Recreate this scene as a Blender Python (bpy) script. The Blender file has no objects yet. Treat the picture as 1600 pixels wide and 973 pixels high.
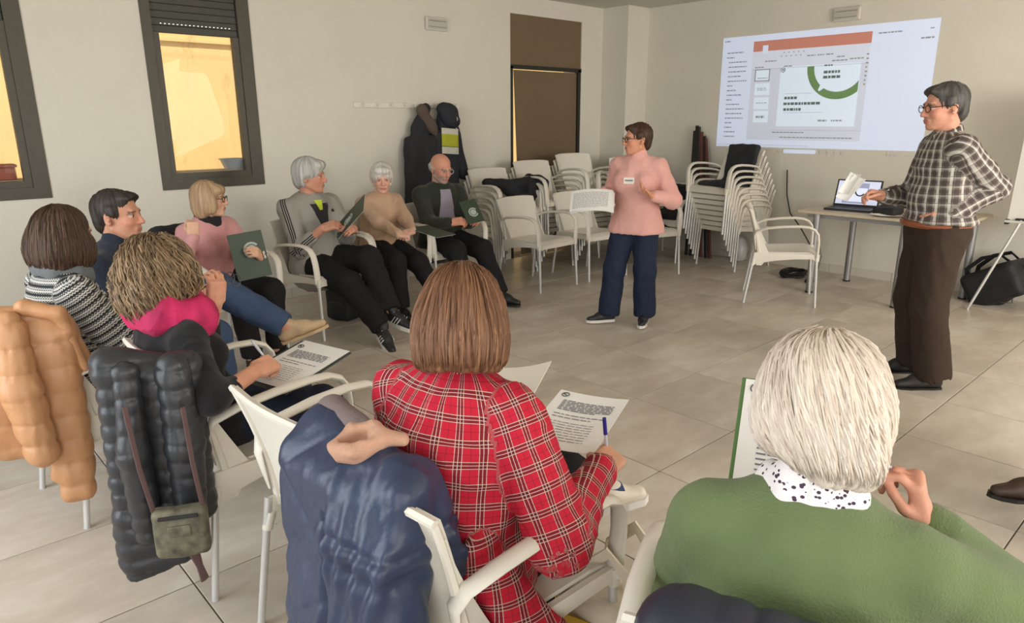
import bpy, math, random
import numpy as np
from mathutils import Matrix, Vector
from mathutils.bvhtree import BVHTree
random.seed(7); np.random.seed(7)
SC = bpy.context.scene
COL = SC.collection
# ------------------------------------------------------------------ camera
CAM_Z = 1.507
def cam_matrix(yaw, pitch, roll):
    y, p, r = (math.radians(a) for a in (yaw, pitch, roll))
    fwd = Vector((math.cos(y)*math.cos(p), math.sin(y)*math.cos(p), -math.sin(p)))
    right = Vector((math.sin(y), -math.cos(y), 0))
    down = fwd.cross(right)
    rr = right*math.cos(r) + down*math.sin(r)
    dd = -right*math.sin(r) + down*math.cos(r)
    return Matrix(((rr.x, -dd.x, -fwd.x, 0), (rr.y, -dd.y, -fwd.y, 0), (rr.z, -dd.z, -fwd.z, CAM_Z), (0, 0, 0, 1)))
cd = bpy.data.cameras.new('camera'); cam = bpy.data.objects.new('camera', cd); COL.objects.link(cam)
cd.sensor_fit = 'HORIZONTAL'; cd.sensor_width = 36.0; cd.lens = 36.0*1093.7/1600.0; cd.clip_start = 0.02
cam.matrix_world = cam_matrix(47.5835, 15.275, 0.2194)
SC.camera = cam
# ------------------------------------------------------------------ world, sun, daylight, fill lamps, exposure
w = bpy.data.worlds.new('sky'); SC.world = w; w.use_nodes = True
nt = w.node_tree; nt.nodes.clear()
wo = nt.nodes.new('ShaderNodeOutputWorld'); wb = nt.nodes.new('ShaderNodeBackground'); ws = nt.nodes.new('ShaderNodeTexSky')
ws.sky_type = 'NISHITA'; ws.sun_disc = False; ws.sun_elevation = math.radians(52); ws.sun_rotation = math.radians(190)
wb.inputs['Strength'].default_value = 0.12
nt.links.new(ws.outputs[0], wb.inputs[0]); nt.links.new(wb.outputs[0], wo.inputs[0])
sl = bpy.data.lights.new('sun', 'SUN'); sl.energy = 3.4; sl.angle = 0.01; sl.color = (1.0, 0.93, 0.80)
so = bpy.data.objects.new('sun', sl); COL.objects.link(so)
so.rotation_euler = Vector((0.15, 0.62, -0.80)).to_track_quat('-Z', 'Y').to_euler()
def daylight(name, loc, aim, sx, sy, energy, color):  # area lamp, for window daylight and for added fill
    l = bpy.data.lights.new(name, 'AREA'); l.shape = 'RECTANGLE'; l.size = sx; l.size_y = sy; l.energy = energy; l.color = color
    o = bpy.data.objects.new(name, l); COL.objects.link(o); o.location = loc
    o.rotation_euler = Vector(aim).to_track_quat('-Z', 'Z').to_euler(); return o
# rear window daylight; the other three are added fill lamps in unseen openings
daylight('daylight_rear_window', (-1.62, 2.6, 1.45), (1, 0, -0.12), 3.6, 2.0, 92, (0.93, 0.97, 1.0))
daylight('fill_rear_opening', (-1.62, -1.0, 1.4), (1, 0.1, -0.03), 2.2, 2.1, 36, (1.0, 0.98, 0.95))  # added fill from behind right, brightens the back wall
daylight('fill_side_opening', (0.6, -2.52, 1.5), (0, 1, -0.1), 3.0, 1.6, 50, (1.0, 0.96, 0.90))  # added soft fill from the unseen right wall
daylight('fill_far_side_opening', (4.2, -2.52, 1.6), (0.35, 1, -0.05), 2.6, 1.6, 135, (1.0, 0.95, 0.88))  # added fill, tilted towards the back wall
SC.view_settings.view_transform = 'Standard'; SC.view_settings.look = 'None'
SC.view_settings.gamma = 1.0; SC.view_settings.use_curve_mapping = False
SC.view_settings.exposure = 0.36
# ------------------------------------------------------------------ materials
MATS = {}
def lin(c):
    return tuple(((x/255.0)/12.92 if x/255.0 <= 0.04045 else ((x/255.0+0.055)/1.055)**2.4) for x in c)
def nn(t, kind, **kw):
    n = t.nodes.new(kind)
    for k, v in kw.items():
        if k in n.inputs: n.inputs[k].default_value = v
        else: setattr(n, k, v)
    return n
def mat(name, rgb, rough=0.6, metal=0.0, var=0.0, scale=8.0, bump=0.0, bscale=60.0, stretch=(1, 1, 1), attr=False, emit=0.0, sheen=0.0, spec=None, coords='Object', trans=0.0, alpha=1.0):
    if name in MATS: return MATS[name]
    m = bpy.data.materials.new(name); m.use_nodes = True; t = m.node_tree
    b = t.nodes['Principled BSDF']; c = lin(rgb)
    b.inputs['Roughness'].default_value = rough; b.inputs['Metallic'].default_value = metal
    b.inputs['Base Color'].default_value = (*c, 1)
    if spec is not None: b.inputs['Specular IOR Level'].default_value = spec
    if sheen: b.inputs['Sheen Weight'].default_value = sheen
    if trans: b.inputs['Transmission Weight'].default_value = trans
    if alpha < 1: b.inputs['Alpha'].default_value = alpha
    if emit:
        b.inputs['Emission Color'].default_value = (*c, 1); b.inputs['Emission Strength'].default_value = emit
    tc = nn(t, 'ShaderNodeTexCoord'); mp = nn(t, 'ShaderNodeMapping'); mp.inputs['Scale'].default_value = stretch
    t.links.new(tc.outputs[coords], mp.inputs[0])
    src = None
    if attr:
        a = nn(t, 'ShaderNodeAttribute', attribute_name='Col'); src = a.outputs['Color']
    if var:
        nz = nn(t, 'ShaderNodeTexNoise', Scale=scale, Detail=5.0); t.links.new(mp.outputs[0], nz.inputs['Vector'])
        mr = nn(t, 'ShaderNodeMapRange'); mr.inputs[1].default_value = 0.25; mr.inputs[2].default_value = 0.75
        mr.inputs[3].default_value = 1-var; mr.inputs[4].default_value = 1+var
        t.links.new(nz.outputs[0], mr.inputs[0])
        mx = nn(t, 'ShaderNodeMix', data_type='RGBA', blend_type='MULTIPLY'); mx.inputs[0].default_value = 1.0
        if src: t.links.new(src, mx.inputs[6])
        else: mx.inputs[6].default_value = (*c, 1)
        t.links.new(mr.outputs[0], mx.inputs[7]); src = mx.outputs[2]
    if src: t.links.new(src, b.inputs['Base Color'])
    if bump:
        nb = nn(t, 'ShaderNodeTexNoise', Scale=bscale, Detail=3.0); t.links.new(mp.outputs[0], nb.inputs['Vector'])
        bp = nn(t, 'ShaderNodeBump', Strength=bump, Distance=0.01); t.links.new(nb.outputs[0], bp.inputs['Height'])
        t.links.new(bp.outputs[0], b.inputs['Normal'])
    MATS[name] = m; return m
def pattern_mat(name, build, rough=0.85, bump=0.15, bscale=300.0):
    """material whose colour is computed by build(t, u, v, w) from the garment's own cloth coordinates"""
    if name in MATS: return MATS[name]
    m = bpy.data.materials.new(name); m.use_nodes = True; t = m.node_tree
    b = t.nodes['Principled BSDF']; b.inputs['Roughness'].default_value = rough
    b.inputs['Specular IOR Level'].default_value = 0.25
    a = nn(t, 'ShaderNodeAttribute', attribute_name='cloth'); s = nn(t, 'ShaderNodeSeparateXYZ')
    t.links.new(a.outputs['Vector'], s.inputs[0])
    t.links.new(build(t, s.outputs[0], s.outputs[1], s.outputs[2]), b.inputs['Base Color'])
    if bump:
        tc = nn(t, 'ShaderNodeTexCoord'); nb = nn(t, 'ShaderNodeTexNoise', Scale=bscale, Detail=2.0)
        t.links.new(tc.outputs['Object'], nb.inputs['Vector'])
        bp = nn(t, 'ShaderNodeBump', Strength=bump, Distance=0.01); t.links.new(nb.outputs[0], bp.inputs['Height'])
        t.links.new(bp.outputs[0], b.inputs['Normal'])
    MATS[name] = m; return m
def mth(t, op, a, b=None, c=None):
    n = t.nodes.new('ShaderNodeMath'); n.operation = op
    for i, x in enumerate((a, b, c)):
        if x is None: continue
        if isinstance(x, (int, float)): n.inputs[i].default_value = x
        else: t.links.new(x, n.inputs[i])
    return n.outputs[0]
def mixc(t, fac, c1, c2):
    n = nn(t, 'ShaderNodeMix', data_type='RGBA')
    if isinstance(fac, (int, float)): n.inputs[0].default_value = fac
    else: t.links.new(fac, n.inputs[0])
    for i, c in ((6, c1), (7, c2)):
        if isinstance(c, tuple): n.inputs[i].default_value = (*lin(c), 1)
        else: t.links.new(c, n.inputs[i])
    return n.outputs[2]
def band(t, x, period, centre, width):
    """1 where x (mod period) lies within width of centre"""
    f = mth(t, 'FRACT', mth(t, 'ADD', mth(t, 'MULTIPLY', x, 1.0/period), 100.5 - centre/period))
    return mth(t, 'LESS_THAN', mth(t, 'ABSOLUTE', mth(t, 'SUBTRACT', f, 0.5)), 0.5*width/period)
# ------------------------------------------------------------------ mesh helpers
def new_obj(name, me, parent=None, m=None):
    o = bpy.data.objects.new(name, me); COL.objects.link(o)
    if m is not None and me is not None and not me.materials:
        for x in (m if isinstance(m, (list, tuple)) else [m]): me.materials.append(x)
    if parent is not None: o.parent = parent
    return o
def tag(o, label, cat, group=None):
    o['label'] = label; o['category'] = cat
    if group: o['group'] = group
    return o
def structure(o): o['kind'] = 'structure'; return o
def empty(name, loc=(0, 0, 0), rz=0.0):
    o = bpy.data.objects.new(name, None); COL.objects.link(o); o.location = loc; o.rotation_euler = (0, 0, rz); o.empty_display_size = 0.1; return o
class MB:
    """collects shapes; build() links them as ONE mesh object"""
    def __init__(s): s.v = []; s.f = []
    def add(s, vs, fs):
        o = len(s.v); s.v += [tuple(x) for x in vs]; s.f += [tuple(i+o for i in f) for f in fs]; return s
    def box(s, lo, hi, bev=0.0, R=None, at=None):
        (x0, y0, z0), (x1, y1, z1) = lo, hi
        if bev <= 0:
            vs = [(x, y, z) for x in (x0, x1) for y in (y0, y1) for z in (z0, z1)]
            fs = [(0, 1, 3, 2), (4, 6, 7, 5), (0, 4, 5, 1), (2, 3, 7, 6), (0, 2, 6, 4), (1, 5, 7, 3)]
        else:
            vs = []; b = bev
            for x, sx in ((x0, 1), (x1, -1)):
                for y, sy in ((y0, 1), (y1, -1)):
                    for z, sz in ((z0, 1), (z1, -1)):
                        vs += [(x, y+sy*b, z+sz*b), (x+sx*b, y, z+sz*b), (x+sx*b, y+sy*b, z)]
            def c(i, j, k, a): return ((i*2+j)*2+k)*3+a
            fs = []
            for i in (0, 1):
                q = [c(i, 0, 0, 0), c(i, 0, 1, 0), c(i, 1, 1, 0), c(i, 1, 0, 0)]; fs.append(q if i == 0 else q[::-1])
                q = [c(0, i, 0, 1), c(1, i, 0, 1), c(1, i, 1, 1), c(0, i, 1, 1)]; fs.append(q if i == 0 else q[::-1])
                q = [c(0, 0, i, 2), c(0, 1, i, 2), c(1, 1, i, 2), c(1, 0, i, 2)]; fs.append(q if i == 0 else q[::-1])
            for i in (0, 1):
                for j in (0, 1):
                    q = [c(i, j, 0, 0), c(i, j, 0, 1), c(i, j, 1, 1), c(i, j, 1, 0)]; fs.append(q if (i+j) % 2 else q[::-1])
                    q = [c(i, 0, j, 0), c(i, 0, j, 2), c(i, 1, j, 2), c(i, 1, j, 0)]; fs.append(q if (i+j) % 2 == 0 else q[::-1])
                    q = [c(0, i, j, 1), c(0, i, j, 2), c(1, i, j, 2), c(1, i, j, 1)]; fs.append(q if (i+j) % 2 else q[::-1])
                    for k in (0, 1):
                        q = [c(i, j, k, 0), c(i, j, k, 1), c(i, j, k, 2)]; fs.append(q if (i+j+k) % 2 else q[::-1])
        if R is not None: vs = [R @ Vector(v) for v in vs]
        if at is not None: vs = [Vector(v)+Vector(at) for v in vs]
        return s.add(vs, fs)
    def tube(s, pts, r, n=8, cap=True, flat=None, up=None):
        """tube along pts; r number or list; flat=(a,b) scales the section along side/up"""
        pts = [Vector(p) for p in pts]; m = len(pts); vs = []; fs = []
        rs = r if isinstance(r, (list, tuple)) else [r]*m
        prev = None
        for i, p in enumerate(pts):
            d = (pts[min(i+1, m-1)]-pts[max(i-1, 0)]).normalized()
            if up is not None: a = Vector(up)-d*d.dot(Vector(up))
            elif prev is None: a = d.orthogonal()
            else: a = prev-d*d.dot(prev)
            if a.length < 1e-6: a = d.orthogonal()
            a.normalize(); prev = a; b = d.cross(a)
            fa, fb = flat if flat else (1, 1)
            for k in range(n):
                t = 2*math.pi*k/n; vs.append(p+a*(math.cos(t)*rs[i]*fb)+b*(math.sin(t)*rs[i]*fa))
        for i in range(m-1):
            for k in range(n):
                k2 = (k+1) % n; fs.append((i*n+k, i*n+k2, (i+1)*n+k2, (i+1)*n+k))
        if cap: fs += [tuple(range(n))[::-1], tuple((m-1)*n+k for k in range(n))]
        return s.add(vs, fs)
    def lathe(s, prof, n=20, at=(0, 0, 0), R=None):
        vs = []; fs = []
        for (r, z) in prof:
            for k in range(n):
                t = 2*math.pi*k/n; vs.append(Vector((r*math.cos(t), r*math.sin(t), z)))
        for i in range(len(prof)-1):
            for k in range(n):
                k2 = (k+1) % n; fs.append((i*n+k, i*n+k2, (i+1)*n+k2, (i+1)*n+k))
        if R is not None: vs = [R @ v for v in vs]
        return s.add([v+Vector(at) for v in vs], fs)
    def sheet(s, fn, nu, nv, thick=0.0):
        """grid surface fn(u,v)->point, u,v in 0..1, given thickness along its normal"""
        P = [[Vector(fn(i/nu, j/nv)) for j in range(nv+1)] for i in range(nu+1)]
        def nrm(i, j):
            a = P[min(i+1, nu)][j]-P[max(i-1, 0)][j]; b = P[i][min(j+1, nv)]-P[i][max(j-1, 0)]
            n = a.cross(b); return n.normalized() if n.length > 1e-9 else Vector((0, 0, 1))
        W = nv+1; top = [P[i][j] for i in range(nu+1) for j in range(W)]
        fs = [(i*W+j, (i+1)*W+j, (i+1)*W+j+1, i*W+j+1) for i in range(nu) for j in range(nv)]
        if thick <= 0: return s.add(top, fs)
        N = len(top); bot = [P[i][j]-nrm(i, j)*thick for i in range(nu+1) for j in range(W)]
        fs += [tuple(N+k for k in f[::-1]) for f in fs]
        for i in range(nu):
            fs.append((i*W, N+i*W, N+(i+1)*W, (i+1)*W)); fs.append((i*W+nv, (i+1)*W+nv, N+(i+1)*W+nv, N+i*W+nv))
        for j in range(nv):
            fs.append((j, j+1, N+j+1, N+j)); k = nu*W; fs.append((k+j, N+k+j, N+k+j+1, k+j+1))
        return s.add(top+bot, fs)
    def mesh(s, name='mesh', smooth=False, angle=None):
        me = bpy.data.meshes.new(name); me.from_pydata(s.v, [], s.f); me.update()
        if smooth:
            me.polygons.foreach_set('use_smooth', [True]*len(me.polygons))
            if angle: me.set_sharp_from_angle(angle=math.radians(angle))
        return me
    def build(s, name, m, parent=None, smooth=False, angle=35):
        return new_obj(name, s.mesh(name, smooth, angle), parent, m)
# ------------------------------------------------------------------ the room
YL, XB, ZC = 5.757, 7.105, 2.755
X0, Y0 = -1.75, -2.65
m_wall = mat('white_painted_plaster', (216, 211, 198), 0.9, var=0.03, scale=2.5, bump=0.25, bscale=140)
m_ceil = mat('ceiling_paint', (206, 201, 190), 0.95, var=0.02, scale=2)
m_grout = mat('grout', (104, 95, 84), 0.9)
m_frame = mat('dark_bronze_aluminium', (74, 70, 60), 0.5, 0.2, var=0.1, scale=20)
m_black = mat('black_frame', (34, 30, 26), 0.5)
m_blind = mat('brown_roller_blind', (116, 98, 74), 0.9, var=0.10, scale=120, bump=0.3, bscale=400)
m_white = mat('white_plastic', (226, 221, 210), 0.45)
m_alu = mat('brushed_aluminium', (196, 196, 194), 0.38, 0.55)
def tile_mat():
    m = bpy.data.materials.new('stone_look_porcelain'); m.use_nodes = True; t = m.node_tree; b = t.nodes['Principled BSDF']
    tc = nn(t, 'ShaderNodeTexCoord'); oi = nn(t, 'ShaderNodeObjectInfo'); geo = nn(t, 'ShaderNodeNewGeometry')
    sc = nn(t, 'ShaderNodeVectorMath', operation='SCALE'); sc.inputs[3].default_value = 37.0
    cx = nn(t, 'ShaderNodeCombineXYZ'); t.links.new(oi.outputs['Random'], cx.inputs[0]); t.links.new(oi.outputs['Random'], cx.inputs[2])
    t.links.new(cx.outputs[0], sc.inputs[0])
    ad = nn(t, 'ShaderNodeVectorMath', operation='ADD'); t.links.new(geo.outputs['Position'], ad.inputs[0]); t.links.new(sc.outputs[0], ad.inputs[1])
    mp = nn(t, 'ShaderNodeMapping'); mp.inputs['Scale'].default_value = (1.6, 3.4, 1); mp.inputs['Rotation'].default_value = (0, 0, 0.5)
    t.links.new(ad.outputs[0], mp.inputs[0])
    n1 = nn(t, 'ShaderNodeTexNoise', Scale=1.5, Detail=7.0, Roughness=0.62); t.links.new(mp.outputs[0], n1.inputs['Vector'])
    cr = nn(t, 'ShaderNodeValToRGB'); t.links.new(n1.outputs[0], cr.inputs[0])
    e = cr.color_ramp.elements; e[0].position = 0.28; e[0].color = (*lin((176, 167, 152)), 1); e[1].position = 0.72; e[1].color = (*lin((212, 205, 192)), 1)
    x = cr.color_ramp.elements.new(0.5); x.color = (*lin((196, 184, 168)), 1)
    mr = nn(t, 'ShaderNodeMapRange'); mr.inputs[3].default_value = 0.94; mr.inputs[4].default_value = 1.05; t.links.new(oi.outputs['Random'], mr.inputs[0])
    mx = nn(t, 'ShaderNodeMix', data_type='RGBA', blend_type='MULTIPLY'); mx.inputs[0].default_value = 1
    t.links.new(cr.outputs[0], mx.inputs[6]); t.links.new(mr.outputs[0], mx.inputs[7]); t.links.new(mx.outputs[2], b.inputs['Base Color'])
    b.inputs['Roughness'].default_value = 0.34; b.inputs['Specular IOR Level'].default_value = 0.4
    nb = nn(t, 'ShaderNodeTexNoise', Scale=9.0, Detail=4.0); t.links.new(geo.outputs['Position'], nb.inputs['Vector'])
    rr = nn(t, 'ShaderNodeMapRange'); rr.inputs[3].default_value = 0.28; rr.inputs[4].default_value = 0.46; t.links.new(nb.outputs[0], rr.inputs[0])
    t.links.new(rr.outputs[0], b.inputs['Roughness'])
    bp = nn(t, 'ShaderNodeBump', Strength=0.08, Distance=0.01); t.links.new(nb.outputs[0], bp.inputs['Height']); t.links.new(bp.outputs[0], b.inputs['Normal'])
    return m
m_tile = tile_mat()
# floor: a grout bed and one object for each tile (60 cm, thin recessed joints)
fl = structure(MB().box((X0, Y0, -0.12), (XB+0.3, YL+0.3, -0.004)).build('floor', m_grout))
T = 0.600; G = 0.0028
tx0, ty0 = 0.386*1.507, 0.291*1.507
tm = MB().box((-T/2+G, -T/2+G, -0.03), (T/2-G, T/2-G, 0.0), 0.0012).mesh('tile'); tm.materials.append(m_tile)
nt_ = 0
ex = MB()
for i in range(-5, 14):
    for j in range(-7, 12):
        x, y = tx0+T*(i+0.5), ty0+T*(j+0.5)
        xa, xb, ya, yb = max(x-T/2, X0), min(x+T/2, XB), max(y-T/2, Y0), min(y+T/2, YL)
        if xb-xa < 0.02 or yb-ya < 0.02: continue
        full = xb-xa > T-1e-4 and yb-ya > T-1e-4
        if full:
            o = bpy.data.objects.new('tile', tm); COL.objects.link(o); o.location = (x, y, 0); o.parent = fl
            o.rotation_euler = (0, 0, 0); nt_ += 1
        else:
            MB().box((xa+G-x, ya+G-y, -0.03), (xb-G-x, yb-G-y, 0), 0.0012).build('tile', m_tile, fl).location = (x, y, 0)
# walls
TH = 0.28
def wall_with_holes(name, a0, a1, z1, holes, place):
    """wall strip a0..a1 with rectangular holes (a0,a1,z0,z1); place(a, depth, z) -> world"""
    xs = sorted({a0, a1, *[h[0] for h in holes], *[h[1] for h in holes]}); zs = sorted({0.0, z1, *[h[2] for h in holes], *[h[3] for h in holes]})
    mb = MB()
    def solid(i, j):
        if i < 0 or j < 0 or i >= len(xs)-1 or j >= len(zs)-1: return False
        cx, cz = (xs[i]+xs[i+1])/2, (zs[j]+zs[j+1])/2
        return not any(h[0] < cx < h[1] and h[2] < cz < h[3] for h in holes)
    for i in range(len(xs)-1):
        for j in range(len(zs)-1):
            if not solid(i, j): continue
            a, b, c, d = xs[i], xs[i+1], zs[j], zs[j+1]
            for dep in (0, TH): mb.add([place(a, dep, c), place(b, dep, c), place(b, dep, d), place(a, dep, d)], [(0, 1, 2, 3) if dep == 0 else (3, 2, 1, 0)])
            for (p, q, r, s_, ok) in ((a, c, a, d, solid(i-1, j)), (b, d, b, c, solid(i+1, j)), (b, c, a, c, solid(i, j-1)), (a, d, b, d, solid(i, j+1))):
                if not ok: mb.add([place(p, 0, q), place(r, 0, s_), place(r, TH, s_), place(p, TH, q)], [(0, 1, 2, 3)])
    return structure(mb.build(name, m_wall))
W1, W2, W0 = (0.158, 0.948), (1.675, 2.468), (-1.35, -0.56)
WZ = (1.005, 2.60); DR = (5.25, 6.358, 0.0, 2.577)
wall_with_holes('wall_left', X0, XB+TH, ZC, [(*W0, *WZ), (*W1, *WZ), (*W2, *WZ), DR], lambda a, d, z: (a, YL+d, z))
wall_with_holes('wall_back', Y0, YL, ZC, [], lambda a, d, z: (XB+d, a, z))
wall_with_holes('wall_rear', Y0, YL, ZC, [(0.7, 4.5, 0.4, 2.5), (-2.2, 0.2, 0.05, 2.5)], lambda a, d, z: (X0-d, a, z))  # second opening is unseen, added with its fill lamp
wall_with_holes('wall_right', X0, XB, ZC, [(-0.9, 2.1, 0.7, 2.35), (2.9, 5.5, 0.8, 2.4)], lambda a, d, z: (a, Y0-d, z))  # unseen openings added to go with the side fill lamps
structure(MB().box((X0-TH, Y0-TH, ZC), (XB+TH, YL+TH, ZC+0.15)).build('ceiling', m_ceil))
structure(MB().box((6.72, 5.385, 0), (XB+0.01, YL+0.01, ZC)).build('wall_pillar', m_wall))
# baseboards: rows of separate tile strips
m_base = mat('baseboard_tile', (205, 198, 184), 0.4, var=0.04, scale=4)
def baseboard(name, pts0, along, n, out, length):
    root = structure(empty(name, pts0)); 
    for k in range(n):
        a = Vector(along)*(k*length); b = Vector(along)*min(((k+1)*length-0.003), 99)
        lo = Vector((min(a.x, b.x), min(a.y, b.y), 0)); hi = Vector((max(a.x, b.x), max(a.y, b.y), 0.085))
        ow = Vector(out)*0.012
        lo2 = Vector((min(lo.x, lo.x+ow.x), min(lo.y, lo.y+ow.y), 0)); hi2 = Vector((max(hi.x, hi.x+ow.x), max(hi.y, hi.y+ow.y), 0.085))
        MB().box(lo2, hi2, 0.002).build('strip', m_base, root)
    return root
baseboard('baseboard_left', (0.0, YL, 0.0), (1, 0, 0), 8, (0, -1, 0), 0.6555)
baseboard('baseboard_back', (XB, 5.38, 0.0), (0, -1, 0), 12, (-1, 0, 0), 0.60)
# windows
m_glass = mat('window_glass', (255, 255, 255), 0.0, trans=1.0, alpha=0.12, spec=0.2)
m_shut = mat('roller_shutter_slats', (62, 62, 54), 0.55, var=0.1, scale=10)
m_dots = mat('glowing_pinhole_dots', (235, 235, 225), emit=0.9)  # emissive dots stand for daylight coming through the shutter holes
def window(name, x0, x1, glass_z0=1.122, glass_z1=2.137):
    r = structure(empty(name, ((x0+x1)/2, YL, WZ[0]))); cx = (x0+x1)/2; z0 = WZ[0]
    def P(x, y, z): return (x-cx, y, z-z0)
    gx0, gx1 = x0+0.112, x1-0.140; y = -0.008
    f = MB()
    f.box(P(x0-0.003, y, WZ[0]-0.004), P(gx0-0.045, 0.07, WZ[1])).box(P(gx1+0.045, y, WZ[0]-0.004), P(x1+0.003, 0.07, WZ[1]))
    f.box(P(gx0-0.045, y, WZ[0]-0.004), P(gx1+0.045, 0.07, glass_z0-0.045))
    f.build('window_frame', m_frame, r)
    s = MB()
    s.box(P(gx0-0.045, 0.004, glass_z0), P(gx0, 0.06, glass_z1)).box(P(gx1, 0.004, glass_z0), P(gx1+0.045, 0.06, glass_z1)).box(P(gx0-0.045, 0.004, glass_z0-0.045), P(gx1+0.045, 0.06, glass_z0))
    s.build('sash', m_frame, r)
    for k in range(9):
        zz = glass_z1+k*0.05
        MB().box(P(gx0-0.045, 0.018, zz), P(gx1+0.045, 0.034, zz+0.0498), 0.004).build('shutter_slat', m_shut, r)
    MB().box(P(gx0-0.045, 0.036, glass_z1+0.001), P(gx1+0.045, 0.06, WZ[1])).build('shutter_box', m_shut, r)
    d = MB()
    for k in range(18):
        xx = gx0+0.02+k*(gx1-gx0-0.04)/17
        d.box(P(xx, 0.015, glass_z1+0.060), P(xx+0.010, 0.0185, glass_z1+0.065))
    d.build('shutter_pinholes', m_dots, r)
    MB().box(P(gx0-0.002, 0.030, glass_z0-0.002), P(gx1+0.002, 0.034, glass_z1)).build('pane', m_glass, r)
    return r
window('window_1', *W1); window('window_2', *W2); window('window_3', *W0)
# door with brown roller blinds; a strip of daylight shows beside the lower one
m_slit = mat('daylit_plaster_outside', (250, 240, 205), 0.9)
dr = structure(empty('door_1', (DR[0], YL, 0)))
D = DR[1]-DR[0]
MB().box((0, -0.004, 0), (0.035, 0.05, 2.06)).box((D-0.055, -0.004, 0), (D-0.012, 0.05, 2.06)).box((0, -0.004, 2.035), (D, 0.05, 2.075)).build('door_frame', m_black, dr)
MB().box((0.004, 0.012, 2.075), (D-0.004, 0.03, 2.575)).build('transom_blind', m_blind, dr)
b = MB()
b.sheet(lambda u, v: (0.06+0.13*(1-v)*0.9+u*(D-0.06-0.05-0.13*(1-v)*0.9), 0.02+0.006*math.sin(u*9+v*4), 0.02+v*2.005), 10, 16, 0.004)
b.build('roller_blind', m_blind, dr, smooth=True)
MB().box((0.03, 0.075, 0.0), (D-0.02, 0.08, 2.05)).build('pane', m_glass, dr)
MB().box((0.035, 0.04, 1.0), (0.12, 0.09, 1.03)).build('handle_bar', m_black, dr)
# outside: sunlit courtyard wall, ground
m_yellow = bpy.data.materials.new('ochre_render'); m_yellow.use_nodes = True
def _yel():
    t = m_yellow.node_tree; b = t.nodes['Principled BSDF']; b.inputs['Roughness'].default_value = 0.95
    tc = nn(t, 'ShaderNodeNewGeometry'); mp = nn(t, 'ShaderNodeMapping'); mp.inputs['Scale'].default_value = (3.5, 1, 1.1); t.links.new(tc.outputs['Position'], mp.inputs[0])
    n = nn(t, 'ShaderNodeTexNoise', Scale=1.3, Detail=8.0, Roughness=0.7); t.links.new(mp.outputs[0], n.inputs['Vector'])
    cr = nn(t, 'ShaderNodeValToRGB'); t.links.new(n.outputs[0], cr.inputs[0]); e = cr.color_ramp.elements
    e[0].position = 0.25; e[0].color = (*lin((190, 158, 108)), 1); e[1].position = 0.40; e[1].color = (*lin((238, 204, 140)), 1)
    t.links.new(cr.outputs[0], b.inputs['Base Color'])
_yel()
structure(MB().box((-4, 8.0, -0.2), (12, 8.2, 3.1)).box((-4, 7.96, 2.30), (12, 8.2, 2.33)).build('wall_courtyard', m_yellow))
structure(MB().box((-4, YL+TH, -0.3), (12, 8.0, -0.02)).build('ground_courtyard', mat('concrete_outside', (170, 160, 140), 0.9, var=0.1, scale=3)))
# basin on the window ledge outside, terracotta trough outside window 1
ba = MB(); ba.lathe([(0.0, 0.0), (0.095, 0.0), (0.125, 0.075), (0.135, 0.078), (0.135, 0.084), (0.118, 0.08), (0.09, 0.012), (0.0, 0.01)], 24)
o = ba.build('basin', mat('grey_plastic_basin', (150, 156, 160), 0.4), smooth=True); o.location = (2.33, YL+0.20, 1.125); tag(o, 'grey plastic basin standing outside on the ledge of the window', 'basin')
structure(MB().box((W2[0], YL+0.085, 1.005), (W2[1], YL+TH+0.03, 1.125)).box((W1[0], YL+0.085, 1.005), (W1[1], YL+TH+0.03, 1.125)).build('trim_1', mat('stone_sill', (190, 170, 140), 0.8)))
tr = empty('planter_trough', (0.70, YL+0.19, 1.125))
m_terra = mat('terracotta', (150, 84, 66), 0.8, var=0.1)
q = MB(); q.box((-0.30, -0.07, 0), (0.085, 0.07, 0.085), 0.006).build('trough', m_terra, tr)
MB().box((-0.31, -0.08, 0.085), (0.095, 0.08, 0.105), 0.004).build('rim', m_terra, tr)
tag(tr, 'terracotta trough outside the window cut by the left edge', 'planter')
# emergency luminaires
m_lum = mat('luminaire_housing', (206, 201, 190), 0.5); m_dif = mat('luminaire_diffuser', (188, 184, 170), 0.35); m_grey = mat('grey_plastic', (120, 116, 106), 0.5)
def luminaire(loc, rz, label):
    r = empty('emergency_light', loc, rz)
    MB().box((-0.125, -0.035, -0.06), (0.125, 0, 0.06), 0.008).build('housing', m_lum, r)
    d = MB().box((-0.108, -0.04, -0.044), (0.108, -0.034, 0.044), 0.002).build('diffuser', m_dif, r)
    MB().box((-0.10, -0.043, 0.022), (0.10, -0.039, 0.027)).build('seam', m_grey, d); MB().box((-0.10, -0.043, -0.03), (0.10, -0.039, -0.026)).build('seam', m_grey, d)
    tag(r, label, 'light')
luminaire((4.285, YL, 2.39), 0, 'white emergency light on the wall above the coat hooks')
luminaire((XB, 3.085, 2.455), -math.pi/2, 'white emergency light on the wall above the projected image')
# coat rack
cr_ = empty('coat_rack', (3.35, YL, 1.645))
MB().box((0, -0.018, -0.024), (1.20, 0, 0.024), 0.004).build('rail', m_white, cr_)
for k in range(8):
    h = MB(); x = 0.08+k*0.148
    h.box((x-0.02, -0.03, -0.016), (x+0.02, -0.017, 0.016), 0.003); h.tube([(x, -0.025, 0.0), (x, -0.05, -0.006), (x, -0.062, 0.008), (x, -0.064, 0.022)], 0.006, 6)
    h.build('hook', m_white, cr_, True)
tag(cr_, 'white wooden coat rack with pegs on the left wall', 'coat rack')
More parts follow.
